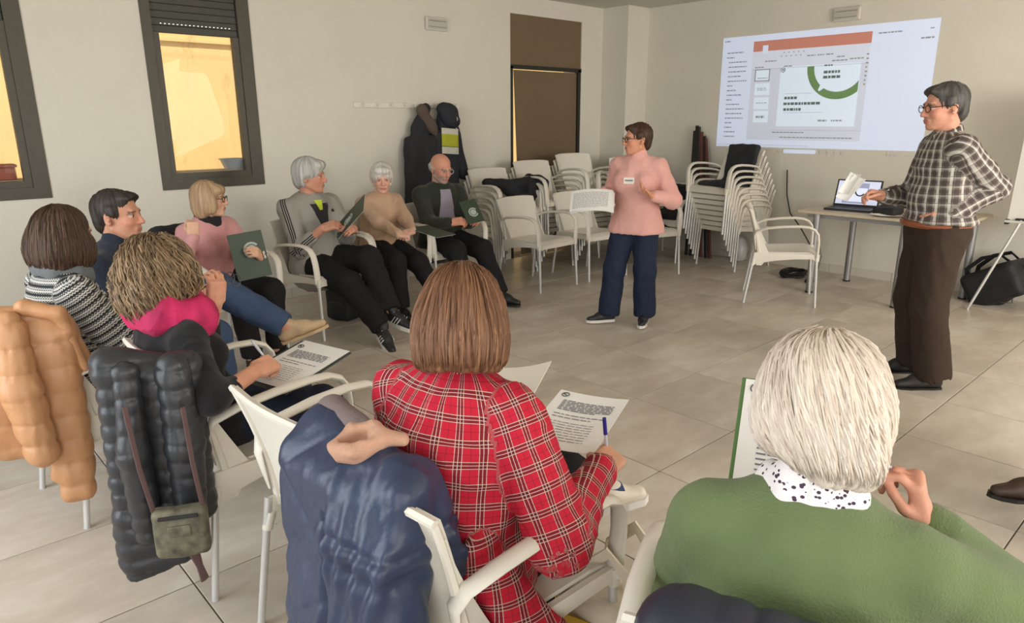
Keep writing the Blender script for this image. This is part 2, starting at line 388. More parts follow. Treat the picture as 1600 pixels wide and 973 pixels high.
# ------------------------------------------------------------------ implicit surfaces for bodies, clothes, hair, bags
def V3(*a): return np.array(a, np.float32)
def unit(v):
    v = np.asarray(v, np.float64); return v/max(np.linalg.norm(v), 1e-9)
def frame_fwd(fwd, up):
    x = unit(fwd); z = np.asarray(up, float)-x*np.dot(up, x); z = unit(z); y = np.cross(z, x); return np.stack([x, y, z], 1)
def rotz(a): c, s = math.cos(a), math.sin(a); return np.array([[c, -s, 0], [s, c, 0], [0, 0, 1.]])
def roty(a): c, s = math.cos(a), math.sin(a); return np.array([[c, 0, s], [0, 1, 0], [-s, 0, c]])
def rotx(a): c, s = math.cos(a), math.sin(a); return np.array([[1, 0, 0], [0, c, -s], [0, s, c]])
class Prim:
    def __init__(s, kind, **k):
        s.kind = kind; s.neg = False; s.k = None; s.tagv = 0; s.uvf = None; s.__dict__.update(k)
    def bbox(s):
        if s.kind == 'rc':
            r = max(s.ra, s.rb)*max(1, 1/s.sqf if s.sqf < 1 else 1)
            return np.minimum(s.a, s.b)-r, np.maximum(s.a, s.b)+r
        if s.kind == 'el':
            e = np.abs(s.R) @ s.r; return s.c-e, s.c+e
        e = np.abs(s.R) @ s.h+s.rr; return s.c-e, s.c+e
    def dist(s, X, Y, Z):
        if s.kind == 'rc':
            ab = s.b-s.a; L2 = max(float(ab @ ab), 1e-12)
            px, py, pz = X-s.a[0], Y-s.a[1], Z-s.a[2]
            t = np.clip((px*ab[0]+py*ab[1]+pz*ab[2])/L2, 0, 1)
            ox, oy, oz = px-t*ab[0], py-t*ab[1], pz-t*ab[2]
            if s.sqf != 1:
                q = ox*s.sqd[0]+oy*s.sqd[1]+oz*s.sqd[2]; e = q*(s.sqf-1)
                ox, oy, oz = ox+e*s.sqd[0], oy+e*s.sqd[1], oz+e*s.sqd[2]
            return np.sqrt(ox*ox+oy*oy+oz*oz)-(s.ra+(s.rb-s.ra)*t)
        px, py, pz = X-s.c[0], Y-s.c[1], Z-s.c[2]; R = s.R
        a = px*R[0, 0]+py*R[1, 0]+pz*R[2, 0]; b = px*R[0, 1]+py*R[1, 1]+pz*R[2, 1]; c = px*R[0, 2]+py*R[1, 2]+pz*R[2, 2]
        if s.kind == 'el':
            r = s.r; k0 = np.sqrt((a/r[0])**2+(b/r[1])**2+(c/r[2])**2); k1 = np.sqrt((a/r[0]**2)**2+(b/r[1]**2)**2+(c/r[2]**2)**2)
            return k0*(k0-1)/np.maximum(k1, 1e-6)
        qx, qy, qz = np.abs(a)-s.h[0], np.abs(b)-s.h[1], np.abs(c)-s.h[2]
        o = np.sqrt(np.maximum(qx, 0)**2+np.maximum(qy, 0)**2+np.maximum(qz, 0)**2)
        return o+np.minimum(np.maximum(np.maximum(qx, qy), qz), 0)-s.rr
def rc(a, b, ra, rb=None, sq=None, **k):
    return Prim('rc', a=V3(*a), b=V3(*b), ra=ra, rb=ra if rb is None else rb, sqd=V3(*unit(sq[0])) if sq else V3(1, 0, 0), sqf=sq[1] if sq else 1.0, **k)
def el(c, r, R=None, **k):
    if np.isscalar(r): r = (r, r, r)
    return Prim('el', c=V3(*c), r=V3(*r), R=np.asarray(np.eye(3) if R is None else R, np.float32), **k)
def rbx(c, h, rr, R=None, **k):
    return Prim('rb', c=V3(*c), h=V3(*h), rr=rr, R=np.asarray(np.eye(3) if R is None else R, np.float32), **k)
def xf(p, o, R, s=1.0):
    """prim given in a local frame (origin o, rotation R, scale s) -> outer frame"""
    q = Prim(p.kind, **{k: v for k, v in p.__dict__.items() if k != 'kind'}); R = np.asarray(R, np.float32); o = V3(*o)
    if p.kind == 'rc':
        q.a = o+R @ (p.a*s); q.b = o+R @ (p.b*s); q.ra, q.rb = p.ra*s, p.rb*s; q.sqd = R @ p.sqd
    else:
        q.c = o+R @ (p.c*s); q.R = R @ p.R
        if p.kind == 'el': q.r = p.r*s
        else: q.h = p.h*s; q.rr = p.rr*s
    if p.k is not None: q.k = p.k*s
    return q
def axis_coords(lo, hi, h, fine):
    out = [lo]; x = lo
    while x < hi:
        st = h
        for (a, b, hf) in fine:
            if a-st <= x <= b: st = min(st, hf)
        x += st; out.append(x)
    return np.array(out, np.float32)
def field(prims, h, k, fine=(), pad=None):
    pos = [p for p in prims if not p.neg]
    lo = np.min([p.bbox()[0] for p in pos], 0); hi = np.max([p.bbox()[1] for p in pos], 0)
    pad = 2.5*h if pad is None else pad; lo = lo-pad; hi = hi+pad
    xs, ys, zs = (axis_coords(float(lo[i]), float(hi[i]), h, [(f[0][i], f[1][i], f[2]) for f in fine]) for i in range(3))
    F = np.full((len(xs), len(ys), len(zs)), 0.2, np.float32)
    for p in prims:
        kk = k if p.k is None else p.k; m = kk+2.5*h
        a, b = p.bbox(); a = a-m; b = b+m
        i0, i1 = np.searchsorted(xs, a[0]), np.searchsorted(xs, b[0]); j0, j1 = np.searchsorted(ys, a[1]), np.searchsorted(ys, b[1]); k0, k1 = np.searchsorted(zs, a[2]), np.searchsorted(zs, b[2])
        if i1 <= i0 or j1 <= j0 or k1 <= k0: continue
        d = p.dist(xs[i0:i1, None, None], ys[None, j0:j1, None], zs[None, None, k0:k1]); S = F[i0:i1, j0:j1, k0:k1]
        if p.neg:
            d = -d
            if kk > 0:
                hh = np.clip(0.5-0.5*(S-d)/kk, 0, 1); F[i0:i1, j0:j1, k0:k1] = S+(d-S)*hh+kk*hh*(1-hh)
            else: np.maximum(S, d, out=S)
        elif kk > 0:
            hh = np.clip(0.5+0.5*(S-d)/kk, 0, 1); F[i0:i1, j0:j1, k0:k1] = S+(d-S)*hh-kk*hh*(1-hh)
        else: np.minimum(S, d, out=S)
    return F, xs, ys, zs
def nets(F, xs, ys, zs):
    s = F < 0; n = np.zeros(tuple(d-1 for d in F.shape), np.int8)
    for i in (0, 1):
        for j in (0, 1):
            for k in (0, 1): n += s[i:F.shape[0]-1+i, j:F.shape[1]-1+j, k:F.shape[2]-1+k]
    act = (n > 0) & (n < 8); I = np.argwhere(act)
    ids = np.full(act.shape, -1, np.int32); ids[act] = np.arange(len(I), dtype=np.int32)
    acc = np.zeros((len(I), 3), np.float64); cnt = np.zeros(len(I)); C = (xs, ys, zs)
    corners = [(i, j, k) for i in (0, 1) for j in (0, 1) for k in (0, 1)]
    fv = {c: F[I[:, 0]+c[0], I[:, 1]+c[1], I[:, 2]+c[2]] for c in corners}
    cp = [(C[a][I[:, a]], C[a][I[:, a]+1]) for a in range(3)]
    for c in corners:
        for a in range(3):
            if c[a]: continue
            d = tuple(1 if q == a else c[q] for q in range(3)); f0, f1 = fv[c], fv[d]
            mk = (f0 < 0) != (f1 < 0)
            if not mk.any(): continue
            t = f0[mk]/(f0[mk]-f1[mk])
            for q in range(3):
                if q == a: acc[mk, q] += cp[q][0][mk]+t*(cp[q][1][mk]-cp[q][0][mk])
                else: acc[mk, q] += cp[q][c[q]][mk]
            cnt[mk] += 1
    V = acc/cnt[:, None]; Q = []
    for a in range(3):
        b, c = (a+1) % 3, (a+2) % 3
        sl0 = [slice(1, -1)]*3; sl1 = [slice(1, -1)]*3; sl0[a] = slice(0, -1); sl1[a] = slice(1, None)
        s0, s1 = s[tuple(sl0)], s[tuple(sl1)]; E = np.argwhere(s0 != s1)
        if not len(E): continue
        ins = s0[E[:, 0], E[:, 1], E[:, 2]]; base = E.copy(); base[:, b] += 1; base[:, c] += 1
        def g(db, dc):
            q = base.copy(); q[:, b] += db; q[:, c] += dc; return ids[q[:, 0], q[:, 1], q[:, 2]]
        q = np.stack([g(-1, -1), g(0, -1), g(0, 0), g(-1, 0)], 1); q[~ins] = q[~ins][:, ::-1]; Q.append(q)
    Q = np.concatenate(Q); Q = Q[(Q >= 0).all(1)]
    return V, Q
def normals(V, Q):
    n = np.cross(V[Q[:, 2]]-V[Q[:, 0]], V[Q[:, 3]]-V[Q[:, 1]]); N = np.zeros_like(V)
    for i in range(4): np.add.at(N, Q[:, i], n)
    return N/np.maximum(np.linalg.norm(N, axis=1, keepdims=True), 1e-12)
def smooth_mesh(V, Q, it=1, lam=0.5):
    for _ in range(it):
        A = np.zeros_like(V); c = np.zeros(len(V))
        for i in range(4):
            j = (i+1) % 4; np.add.at(A, Q[:, i], V[Q[:, j]]); np.add.at(A, Q[:, j], V[Q[:, i]]); np.add.at(c, Q[:, i], 1); np.add.at(c, Q[:, j], 1)
        V = V+lam*(A/np.maximum(c, 1)[:, None]-V)
    return V
def np_mesh(name, V, Q, col=None, cloth=None, mats=(), midx=None):
    me = bpy.data.meshes.new(name); me.vertices.add(len(V)); me.vertices.foreach_set('co', V.astype(np.float32).ravel())
    me.loops.add(len(Q)*4); me.loops.foreach_set('vertex_index', Q.astype(np.int32).ravel())
    me.polygons.add(len(Q)); me.polygons.foreach_set('loop_start', np.arange(0, len(Q)*4, 4, dtype=np.int32)); me.polygons.foreach_set('loop_total', np.full(len(Q), 4, np.int32))
    me.polygons.foreach_set('use_smooth', np.ones(len(Q), bool))
    if col is not None:
        a = me.color_attributes.new('Col', 'FLOAT_COLOR', 'POINT'); c4 = np.ones((len(V), 4), np.float32); c4[:, :3] = col; a.data.foreach_set('color', c4.ravel())
    if cloth is not None:
        a = me.attributes.new('cloth', 'FLOAT_VECTOR', 'POINT'); a.data.foreach_set('vector', cloth.astype(np.float32).ravel())
    for m in mats: me.materials.append(m)
    if midx is not None: me.polygons.foreach_set('material_index', midx.astype(np.int32))
    me.update(calc_edges=True); return me
def nearest(prims, V):
    best = np.full(len(V), 9.0); idx = np.zeros(len(V), int)
    X, Y, Z = (V[:, i].astype(np.float32) for i in range(3))
    for i, p in enumerate(prims):
        if p.neg: continue
        d = p.dist(X, Y, Z); m = d < best; best[m] = d[m]; idx[m] = i
    return idx
def cloth_uv(prims, V, idx):
    """cloth coordinates: u around the limb or trunk, v along it (metres), w = panel id"""
    out = np.zeros((len(V), 3))
    for i, p in enumerate(prims):
        m = idx == i
        if not m.any() or p.uvf is None: continue
        o, ax, ref, rad, off, pid = p.uvf; ax = unit(ax); ref = unit(np.asarray(ref, float)-ax*np.dot(ref, ax)); bi = np.cross(ax, ref)
        q = V[m]-np.asarray(o); out[m, 0] = np.arctan2(q @ bi, q @ ref)*rad if rad > 0 else (q @ bi)*1.15; out[m, 1] = q @ ax+off; out[m, 2] = pid
    return out
_rs = np.random.RandomState(3)
_ND = [(_rs.randn(3), _rs.rand()*6.28) for _ in range(24)]
def wob(V, f, seed=0, n=6):
    s = np.zeros(len(V))
    for i in range(n):
        d, ph = _ND[(i+seed*5) % 24]; d = d/np.linalg.norm(d)*(0.6+0.25*i); s += np.sin(V @ d*f+ph+1.7*np.sin(V @ np.roll(d, 1)*f*0.6+ph*2))
    return s/n
def folds(V, f, seed=0):
    """sharp-crested cloth folds"""
    a = wob(V*np.array([1, 1, 0.55]), f, seed); return 0.9-2.2*np.abs(a)**0.7
def sdf_mesh(name, prims, h, k, mats, fine=(), disp=None, smooth=0, want_cloth=False, colfn=None):
    F, xs, ys, zs = field(prims, h, k, fine); V, Q = nets(F, xs, ys, zs)
    if smooth: V = smooth_mesh(V, Q, smooth)
    idx = nearest(prims, V) if (want_cloth or colfn or disp) else None
    cl = cloth_uv(prims, V, idx) if want_cloth else None
    if disp is not None:
        N = normals(V, Q); V = V+N*disp(V, idx, cl)[:, None]
    col = colfn(V, idx) if colfn else None
    return np_mesh(name, V, Q, col, cl, mats)
# ------------------------------------------------------------------ people
m_skin = mat('skin', (200, 150, 125), 0.55, attr=True, var=0.06, scale=45, bump=0.08, bscale=180, spec=0.35)
def hand_prims(w, R, s, pose, side):
    """hand with palm and five fingers. frame: x fingers, z back of hand, y towards the thumb for side=+1"""
    P = [rbx((0.046, 0, 0), (0.036, 0.028, 0.004), 0.011), rc((-0.015, 0, 0), (0.03, 0, 0), 0.024, 0.026, sq=((0, 0, 1), 1.3))]
    curl, spread, thumb = {'relax': (0.55, 0.0, 0.5), 'pen': (1.15, -0.1, 1.0), 'flat': (0.15, 0.12, 0.2), 'hold': (0.75, 0.0, 0.9), 'fist': (1.45, 0, 1.0), 'open': (0.35, 0.15, 0.1)}[pose]
    for i, (y, L) in enumerate(((0.029, 0.072), (0.010, 0.080), (-0.010, 0.074), (-0.028, 0.060))):
        p = np.array([0.080-abs(y)*0.2, y, 0.0]); a = 0.0; sp = spread*y*12
        cc = curl*(0.75 if (pose == 'pen' and i == 0) else 1.0)*(1+0.06*i)
        for seg, (fr, bend) in enumerate(((0.46, 0.75), (0.30, 1.0), (0.24, 0.7))):
            a += cc*bend; d = np.array([math.cos(a)*math.cos(sp), math.sin(sp)*math.cos(a)+0.0, -math.sin(a)])
            q = p+d*L*fr*1.12; r0 = 0.0092-0.0007*seg; P.append(rc(p, q, r0, r0-0.0007, k=0.004)); p = q
    t0 = np.array([0.018, 0.026, -0.004]); t1 = t0+np.array([0.030, 0.030-0.012*thumb, -0.010-0.010*thumb]); t2 = t1+np.array([0.030, 0.006-0.012*thumb, -0.006-0.008*thumb]); t3 = t2+np.array([0.022, -0.002-0.010*thumb, -0.004-0.004*thumb])
    P += [rc(t0, t1, 0.014, 0.0105, k=0.008), rc(t1, t2, 0.0105, 0.0095, k=0.003), rc(t2, t3, 0.0095, 0.008, k=0.003)]
    if side < 0:
        for p in P:
            for nm in ('a', 'b', 'c'):
                if hasattr(p, nm): v = getattr(p, nm).copy(); v[1] = -v[1]; setattr(p, nm, v)
    return [xf(p, w, R, s) for p in P]
def head_prims(male):
    j = 1.06 if male else 0.96
    P = [el((-0.014, 0, 0.030), (0.097, 0.077, 0.088)), el((0.028, 0, -0.040), (0.064, 0.057*j, 0.076)),
         rc((-0.005, 0.048*j, -0.055), (0.060, 0.018, -0.094), 0.020, 0.017), rc((-0.005, -0.048*j, -0.055), (0.060, -0.018, -0.094), 0.020, 0.017),
         el((0.070, 0, -0.094), (0.020, 0.022, 0.018)), el((0.060, 0.034, -0.028), 0.026), el((0.060, -0.034, -0.028), 0.026),
         rc((0.080, -0.030, 0.020), (0.080, 0.030, 0.020), 0.013, k=0.012),
         el((0.098, 0.031, 0.001), (0.014, 0.019, 0.011), neg=True, k=0.012), el((0.098, -0.031, 0.001), (0.014, 0.019, 0.011), neg=True, k=0.012),
         el((0.0785, 0.031, 0.000), 0.0115, k=0.003), el((0.0785, -0.031, 0.000), 0.0115, k=0.003),
         rc((0.088, 0, 0.010), (0.110, 0, -0.030), 0.0085, 0.012, k=0.010), el((0.098, 0.012, -0.034), 0.009, k=0.006), el((0.098, -0.012, -0.034), 0.009, k=0.006),
         rc((0.088, -0.019, -0.060), (0.088, 0.019, -0.060), 0.0075, k=0.006), rc((0.086, -0.016, -0.070), (0.086, 0.016, -0.070), 0.008, k=0.006)]
    for s in (1, -1):
        P.append(el((-0.012, s*0.078, -0.010), (0.020, 0.008, 0.033), rotz(s*0.35) @ roty(-0.15), k=0.006)); P.append(el((-0.004, s*0.084, -0.010), (0.009, 0.006, 0.018), rotz(s*0.35), neg=True, k=0.005))
    return P
def face_colour(V, hc, Rh, hs, skin, brow, beard, lip):
    q = ((V-hc) @ Rh)/hs; c = np.tile(np.array(lin(skin)), (len(V), 1))
    def put(m, rgb, a): c[m] = c[m]*(1-a)+np.array(lin(rgb))*a
    near = np.linalg.norm(q, axis=1) < 0.17; x, y, z = q.T; ay = np.abs(y)
    put(near & (((ay-0.042)/0.022)**2+((z+0.03)/0.022)**2 < 1) & (x > 0.03), (205, 120, 100), 0.25)
    put(near & (x > 0.085) & (ay < 0.02) & (z < 0) & (z > -0.045), (205, 120, 100), 0.2)
    put(near & (x > 0.080) & (((y)/0.026)**2+((z+0.064)/0.0105)**2 < 1), lip, 0.8)
    put(near & (x > 0.068) & (np.abs(z-0.019-0.15*(0.03-ay)) < 0.0055) & (ay > 0.012) & (ay < 0.048), brow, 0.75)
    eye = near & (x > 0.06) & (((ay-0.031)/0.0135)**2+((z-0.000)/0.0052)**2 < 1)
    put(eye, (190, 165, 152), 0.85); put(eye & ((ay-0.031)**2+z**2 < 0.0062**2), (40, 28, 22), 1.0)
    put(near & (x > 0.06) & (((ay-0.031)/0.016)**2+((z-0.0075)/0.0035)**2 < 1), (70, 45, 38), 0.7)
    if beard:
        b = near & (x > -0.01) & (z < -0.035) & ~((np.abs(y) < 0.022) & (np.abs(z+0.064) < 0.010)) & (z > -0.125)
        put(b & ((ay > 0.035) | (z < -0.045)), beard, 0.7)
    return c
def hair_prims(style):
    face = [el((0.125, 0, -0.055), (0.072, 0.064, 0.090), neg=True, k=0.012)]
    cap = [el((-0.020, 0, 0.036), (0.103, 0.087, 0.092))]
    if style == 'bob':       # chin-length bob, closed at the back
        return cap+[el((-0.045, 0.050, -0.045), (0.070, 0.048, 0.105)), el((-0.045, -0.050, -0.045), (0.070, 0.048, 0.105)), el((-0.075, 0, -0.045), (0.050, 0.075, 0.105)), el((0.02, 0.071, -0.04), (0.045, 0.020, 0.075)), el((0.02, -0.071, -0.04), (0.045, 0.020, 0.075)),
            rbx((0, 0, -0.215), (0.3, 0.3, 0.075), 0.0, neg=True, k=0.012)]+face
    if style == 'long_bob':  # fuller bob that flares to the ends
        return cap+[el((-0.050, 0.058, -0.055), (0.075, 0.052, 0.115)), el((-0.050, -0.058, -0.055), (0.075, 0.052, 0.115)), el((-0.080, 0, -0.055), (0.055, 0.085, 0.115)), el((0.02, 0.080, -0.06), (0.050, 0.026, 0.085)), el((0.02, -0.080, -0.06), (0.050, 0.026, 0.085)),
            rbx((0, 0, -0.200), (0.3, 0.3, 0.075), 0.0, neg=True, k=0.010)]+face
    if style == 'fringe':    # rounded bob with a fringe
        return cap+[el((-0.040, 0.055, -0.035), (0.065, 0.042, 0.090)), el((-0.040, -0.055, -0.035), (0.065, 0.042, 0.090)), el((-0.070, 0, -0.030), (0.050, 0.075, 0.095)), el((0.03, 0.070, -0.02), (0.045, 0.022, 0.070)), el((0.03, -0.070, -0.02), (0.045, 0.022, 0.070)), el((0.065, 0, 0.060), (0.040, 0.066, 0.036)),
            el((0.125, 0, -0.060), (0.065, 0.062, 0.085), neg=True, k=0.010)]
    if style == 'curly':
        return [el((-0.025, 0, 0.035), (0.108, 0.100, 0.098)), el((-0.050, 0.060, -0.030), (0.075, 0.055, 0.105)), el((-0.050, -0.060, -0.030), (0.075, 0.055, 0.105)), el((-0.085, 0, -0.060), (0.055, 0.088, 0.105)), el((0.03, 0.080, -0.01), (0.050, 0.026, 0.080)), el((0.03, -0.080, -0.01), (0.050, 0.026, 0.080))]+face
    if style == 'short_full':  # short, full, swept back
        return [el((-0.022, 0, 0.040), (0.108, 0.094, 0.098)), el((-0.075, 0, -0.010), (0.048, 0.080, 0.085)), el((-0.03, 0.062, -0.012), (0.058, 0.034, 0.062)), el((-0.03, -0.062, -0.012), (0.058, 0.034, 0.062)), el((0.060, 0, 0.080), (0.050, 0.066, 0.035)), el((0.130, 0, -0.050), (0.082, 0.085, 0.092), neg=True, k=0.012), el((0.025, 0.1, -0.05), (0.05, 0.05, 0.06), neg=True, k=0.01), el((0.025, -0.1, -0.05), (0.05, 0.05, 0.06), neg=True, k=0.01)]
    if style == 'short':     # short hair, ears free
        return [el((-0.020, 0, 0.036), (0.102, 0.083, 0.090)), el((-0.070, 0, -0.020), (0.040, 0.066, 0.070)), el((0.050, 0, 0.082), (0.048, 0.060, 0.026)), rbx((0.010, 0.083, 0.02), (0.010, 0.001, 0.022), 0.005), rbx((0.010, -0.083, 0.02), (0.010, 0.001, 0.022), 0.005), el((0.160, 0, 0.004), (0.122, 0.11, 0.098), neg=True, k=0.008), el((0.0, 0.1, -0.055), (0.055, 0.05, 0.065), neg=True, k=0.008), el((0.0, -0.1, -0.055), (0.055, 0.05, 0.065), neg=True, k=0.008)]
    if style == 'swept':     # white, thick, brushed back from the face and gathered low at the nape
        return [el((-0.024, 0, 0.036), (0.112, 0.098, 0.098)), el((-0.075, 0.0, -0.020), (0.062, 0.096, 0.088)), el((-0.03, 0.066, -0.02), (0.070, 0.046, 0.082)), el((-0.03, -0.066, -0.02), (0.070, 0.046, 0.082)), el((0.055, 0, 0.085), (0.05, 0.07, 0.035)), el((-0.088, -0.022, -0.085), (0.034, 0.055, 0.042)), el((-0.07, -0.075, -0.075), (0.045, 0.030, 0.05)), el((0.135, 0, -0.05), (0.085, 0.085, 0.09), neg=True, k=0.012)]
    if style == 'bald':      # fringe of hair round the back and sides
        return [el((-0.030, 0, 0.000), (0.098, 0.083, 0.060)), el((0.02, 0, 0.105), (0.14, 0.11, 0.085), neg=True, k=0.012), el((0.115, 0, -0.02), (0.125, 0.12, 0.12), neg=True, k=0.010), el((0.0, 0.1, -0.05), (0.045, 0.04, 0.055), neg=True, k=0.008), el((0.0, -0.1, -0.05), (0.045, 0.04, 0.055), neg=True, k=0.008)]
def hair_mat(name, dark, light, rough=0.5):
    if name in MATS: return MATS[name]
    m = bpy.data.materials.new(name); m.use_nodes = True; t = m.node_tree; b = t.nodes['Principled BSDF']; b.inputs['Roughness'].default_value = rough
    b.inputs['Specular IOR Level'].default_value = 0.3
    a = nn(t, 'ShaderNodeAttribute', attribute_name='cloth'); mp = nn(t, 'ShaderNodeMapping'); mp.inputs['Scale'].default_value = (26, 2.2, 1); t.links.new(a.outputs['Vector'], mp.inputs[0])
    n = nn(t, 'ShaderNodeTexNoise', Scale=1.6, Detail=6.0, Roughness=0.65); t.links.new(mp.outputs[0], n.inputs['Vector'])
    cr = nn(t, 'ShaderNodeValToRGB'); t.links.new(n.outputs[0], cr.inputs[0]); e = cr.color_ramp.elements
    e[0].position = 0.33; e[0].color = (*lin(dark), 1); e[1].position = 0.68; e[1].color = (*lin(light), 1)
    t.links.new(cr.outputs[0], b.inputs['Base Color'])
    bp = nn(t, 'ShaderNodeBump', Strength=0.5, Distance=0.004); t.links.new(n.outputs[0], bp.inputs['Height']); t.links.new(bp.outputs[0], b.inputs['Normal'])
    MATS[name] = m; return m
def ik(S, T, l1, l2, pole):
    S, T = np.asarray(S, float), np.asarray(T, float); d = T-S; L = np.linalg.norm(d); d = d/max(L, 1e-9)
    if L > (l1+l2)*0.995: L = (l1+l2)*0.995
    a = (l1*l1-l2*l2+L*L)/(2*L); hgt = math.sqrt(max(l1*l1-a*a, 0)); p = np.asarray(pole, float); p = unit(p-d*np.dot(p, d))
    return S+d*a+p*hgt, S+d*L
def shoe(parent, ank, R, s, upper, sole, style='sneaker', hfine=0.006):
    P = [rc((-0.038, 0, 0.040), (0.06, 0, 0.046), 0.034, 0.036), rc((0.06, 0, 0.042), (0.155, 0.004, 0.030), 0.040, 0.027, sq=((0, 0, 1), 1.2)), rc((-0.030, 0, 0.05), (-0.012, 0, 0.095), 0.032, 0.037), rc((0.01, 0, 0.078), (0.08, 0, 0.058), 0.028, 0.024),
         rbx((0.05, 0, -0.05), (0.3, 0.2, 0.060), 0, neg=True, k=0.0)]
    o = np.asarray(ank)-R @ np.array([-0.015, 0, 0.085])*s
    me = sdf_mesh('shoe', [xf(p, o, R, s) for p in P], hfine*s, 0.02, [upper]); sh = new_obj('shoe', me, parent)
    out = [(-0.072, 0.0), (-0.062, 0.026), (-0.02, 0.034), (0.05, 0.036), (0.10, 0.043), (0.15, 0.034), (0.178, 0.014), (0.184, -0.004), (0.165, -0.026), (0.11, -0.038), (0.04, -0.034), (-0.02, -0.033), (-0.062, -0.025)]
    mb = MB(); n = len(out); hh = 0.024 if style == 'sneaker' else 0.016
    vs = [o+R @ (np.array([x, y, z])*s) for z in (0.0, hh) for x, y in [(a*1.02, b*(1.06 if z else 1.0)) for a, b in out]]
    mb.add(vs, [tuple(range(n))[::-1], tuple(range(n, 2*n))]+[(i, (i+1) % n, n+(i+1) % n, n+i) for i in range(n)]); mb.build('sole', sole, sh)
    if style == 'sneaker' or style == 'laced':
        lm = mat('white_laces', (225, 222, 214), 0.8) if style == 'sneaker' else mat('dark_laces', (40, 30, 24), 0.8)
        l = MB()
        for i in range(4):
            x = 0.03+i*0.02; zt = 0.096-i*0.0085
            l.tube([o+R @ (np.array([x, y, zt-abs(y)*0.22])*s) for y in (-0.022, 0, 0.022)], 0.0032*s, 5)
        l.build('laces', lm, sh)
    return sh, o
def person(label, loc, face, S=1.6, male=False, seat=0.44, lean=0.0, hunch=0.25, twist=0.0, side=0.0, girth=1.0, head=(0, 0, 0), headoff=(0, 0, 0), arms=None, legs=None, skin=(205, 155, 130), brow=(80, 60, 50), beard=None, lip=(165, 85, 80),
           hair=None, hmat=None, top=None, bottom=None, shoes=None, glasses=None, collar=None, near=False, group=None, bust=0.0, belly=0.0, hair_disp=0.0022, pz=None, extra=None, tor=None):
    """targets in arms/legs are world coordinates; they are turned into the person's own frame (x forward, y left, origin on the floor)"""
    a = math.radians(face); Ri = rotz(-a); L0 = np.array([loc[0], loc[1], 0.0])
    tl = lambda p: Ri @ (np.asarray(p, float)-L0)
    tv = lambda v: Ri @ np.asarray(v, float)
    if pz is None: pz = (seat+0.07) if seat else 0.53*S
    if tor is None: tor = 0.88 if seat else 0.99
    pel = np.array([0, 0, pz]); Rs = rotx(-side)
    dr_ = lambda q: Rs @ np.array([math.sin(q), 0, math.cos(q)])
    d0, d1, d2 = dr_(lean), dr_(lean+hunch*0.5), dr_(lean+hunch)
    waist = pel+d0*0.11*S*tor; chest = waist+d1*0.11*S*tor; nb = chest+d2*0.08*S*tor
    lat = rotz(twist) @ np.array([0, 1.0, 0]); lat = Rs @ lat; fw = np.cross(lat, d2); fw = unit(fw); fwp = np.array([1.0, 0, 0])
    hs = (0.5+0.5*S/1.68)*(1.02 if male else 0.98)
    shw = (0.108 if male else 0.098)*S
    SH = {s: nb-d2*0.032*S+lat*shw*s-fw*0.005 for s in (1, -1)}
    Rh = rotz(math.radians(head[0])) @ roty(math.radians(head[1])) @ rotx(math.radians(head[2]))
    hc = nb+unit(d2*0.85+np.array([0, 0, 0.35]))*0.096*S+np.array([0.028, 0, 0])+np.array(headoff)
    g = girth
    # joints of the limbs
    J = {}
    for s, nm in ((1, 'L'), (-1, 'R')):
        A = (arms or {}).get(nm, {})
        tgt = tl(A['w']) if 'w' in A else np.array(A.get('l', (0.28, 0.12*s, pz+0.14)))
        pole = tv(A['pole']) if 'pole' in A else np.array([-0.3, 0.5*s, -0.8])
        e, wv = ik(SH[s], tgt, 0.175*S, 0.150*S, pole)
        hd = tv(A['dir']) if 'dir' in A else unit(wv-e); pn = tv(A['back']) if 'back' in A else np.array([0, 0, 1.0])
        J['sh'+nm], J['el'+nm], J['wr'+nm] = SH[s], e, wv; J['hR'+nm] = frame_fwd(hd, pn); J['pose'+nm] = A.get('pose', 'relax')
        Lg = (legs or {}).get(nm, {}); hip = pel+rotz(0) @ np.array([0.01, 0.053*S*s, -0.015])
        if 'foot' in Lg: an = tl(Lg['foot'])
        else: an = np.array(Lg['l']) if 'l' in Lg else (np.array([0.40, 0.10*s, 0.085]) if seat else np.array([0, 0.075*s, 0.085]))
        pole = np.array(Lg.get('pole', (1.0, 0.15*s, 0.6 if seat else 0.0)))
        ll = 0.243*S if seat else min(float(np.linalg.norm(an-hip))*0.503, 0.25*S)
        kn, an = ik(hip, an, ll, ll, pole); J['hip'+nm], J['kn'+nm], J['an'+nm] = hip, kn, an
        fd = tv(Lg['dir']) if 'dir' in Lg else np.array([1.0, 0.2*s, 0]); J['fR'+nm] = frame_fwd(fd, Lg.get('up', (0, 0, 1)))
    # ---- body (one continuous surface)
    def torso(off, arms_=True):
        fl = (fwp, 1.32)
        P = [rc(pel-lat*0.035*S+d0*0.01, pel+lat*0.035*S+d0*0.01, (0.070*S)*g+off, sq=(fwp, 0.98)), rc(pel, waist, 0.098*S*g+off, 0.088*S*g+off, sq=fl), rc(waist, chest, 0.088*S*g+off, 0.094*S*(0.5+0.5*g)+off, sq=(fw, 1.36)),
             rc(chest, nb-d2*0.03*S, 0.094*S*(0.5+0.5*g)+off, 0.052*S+off, sq=(fw, 1.3))]
        if bust: P += [el(chest+fw*0.058*S+lat*0.046*S*s-d2*0.022*S, (0.036*S*bust+off, 0.042*S*bust+off, 0.046*S*bust+off)) for s in (1, -1)]
        if belly: P += [el(waist+fwp*0.035*S*g-d0*0.01, (0.052*S*belly+off, 0.078*S*belly+off, 0.075*S*belly+off))]
        for nm in 'LR': P.append(rc(nb-d2*0.024*S, J['sh'+nm], 0.033*S+off*0.8, 0.0285*S+off*0.8))
        for p in P: p.uvf = (pel, d1, fwp, 0.15, 0.0, 0)
        return P
    B = torso(0)
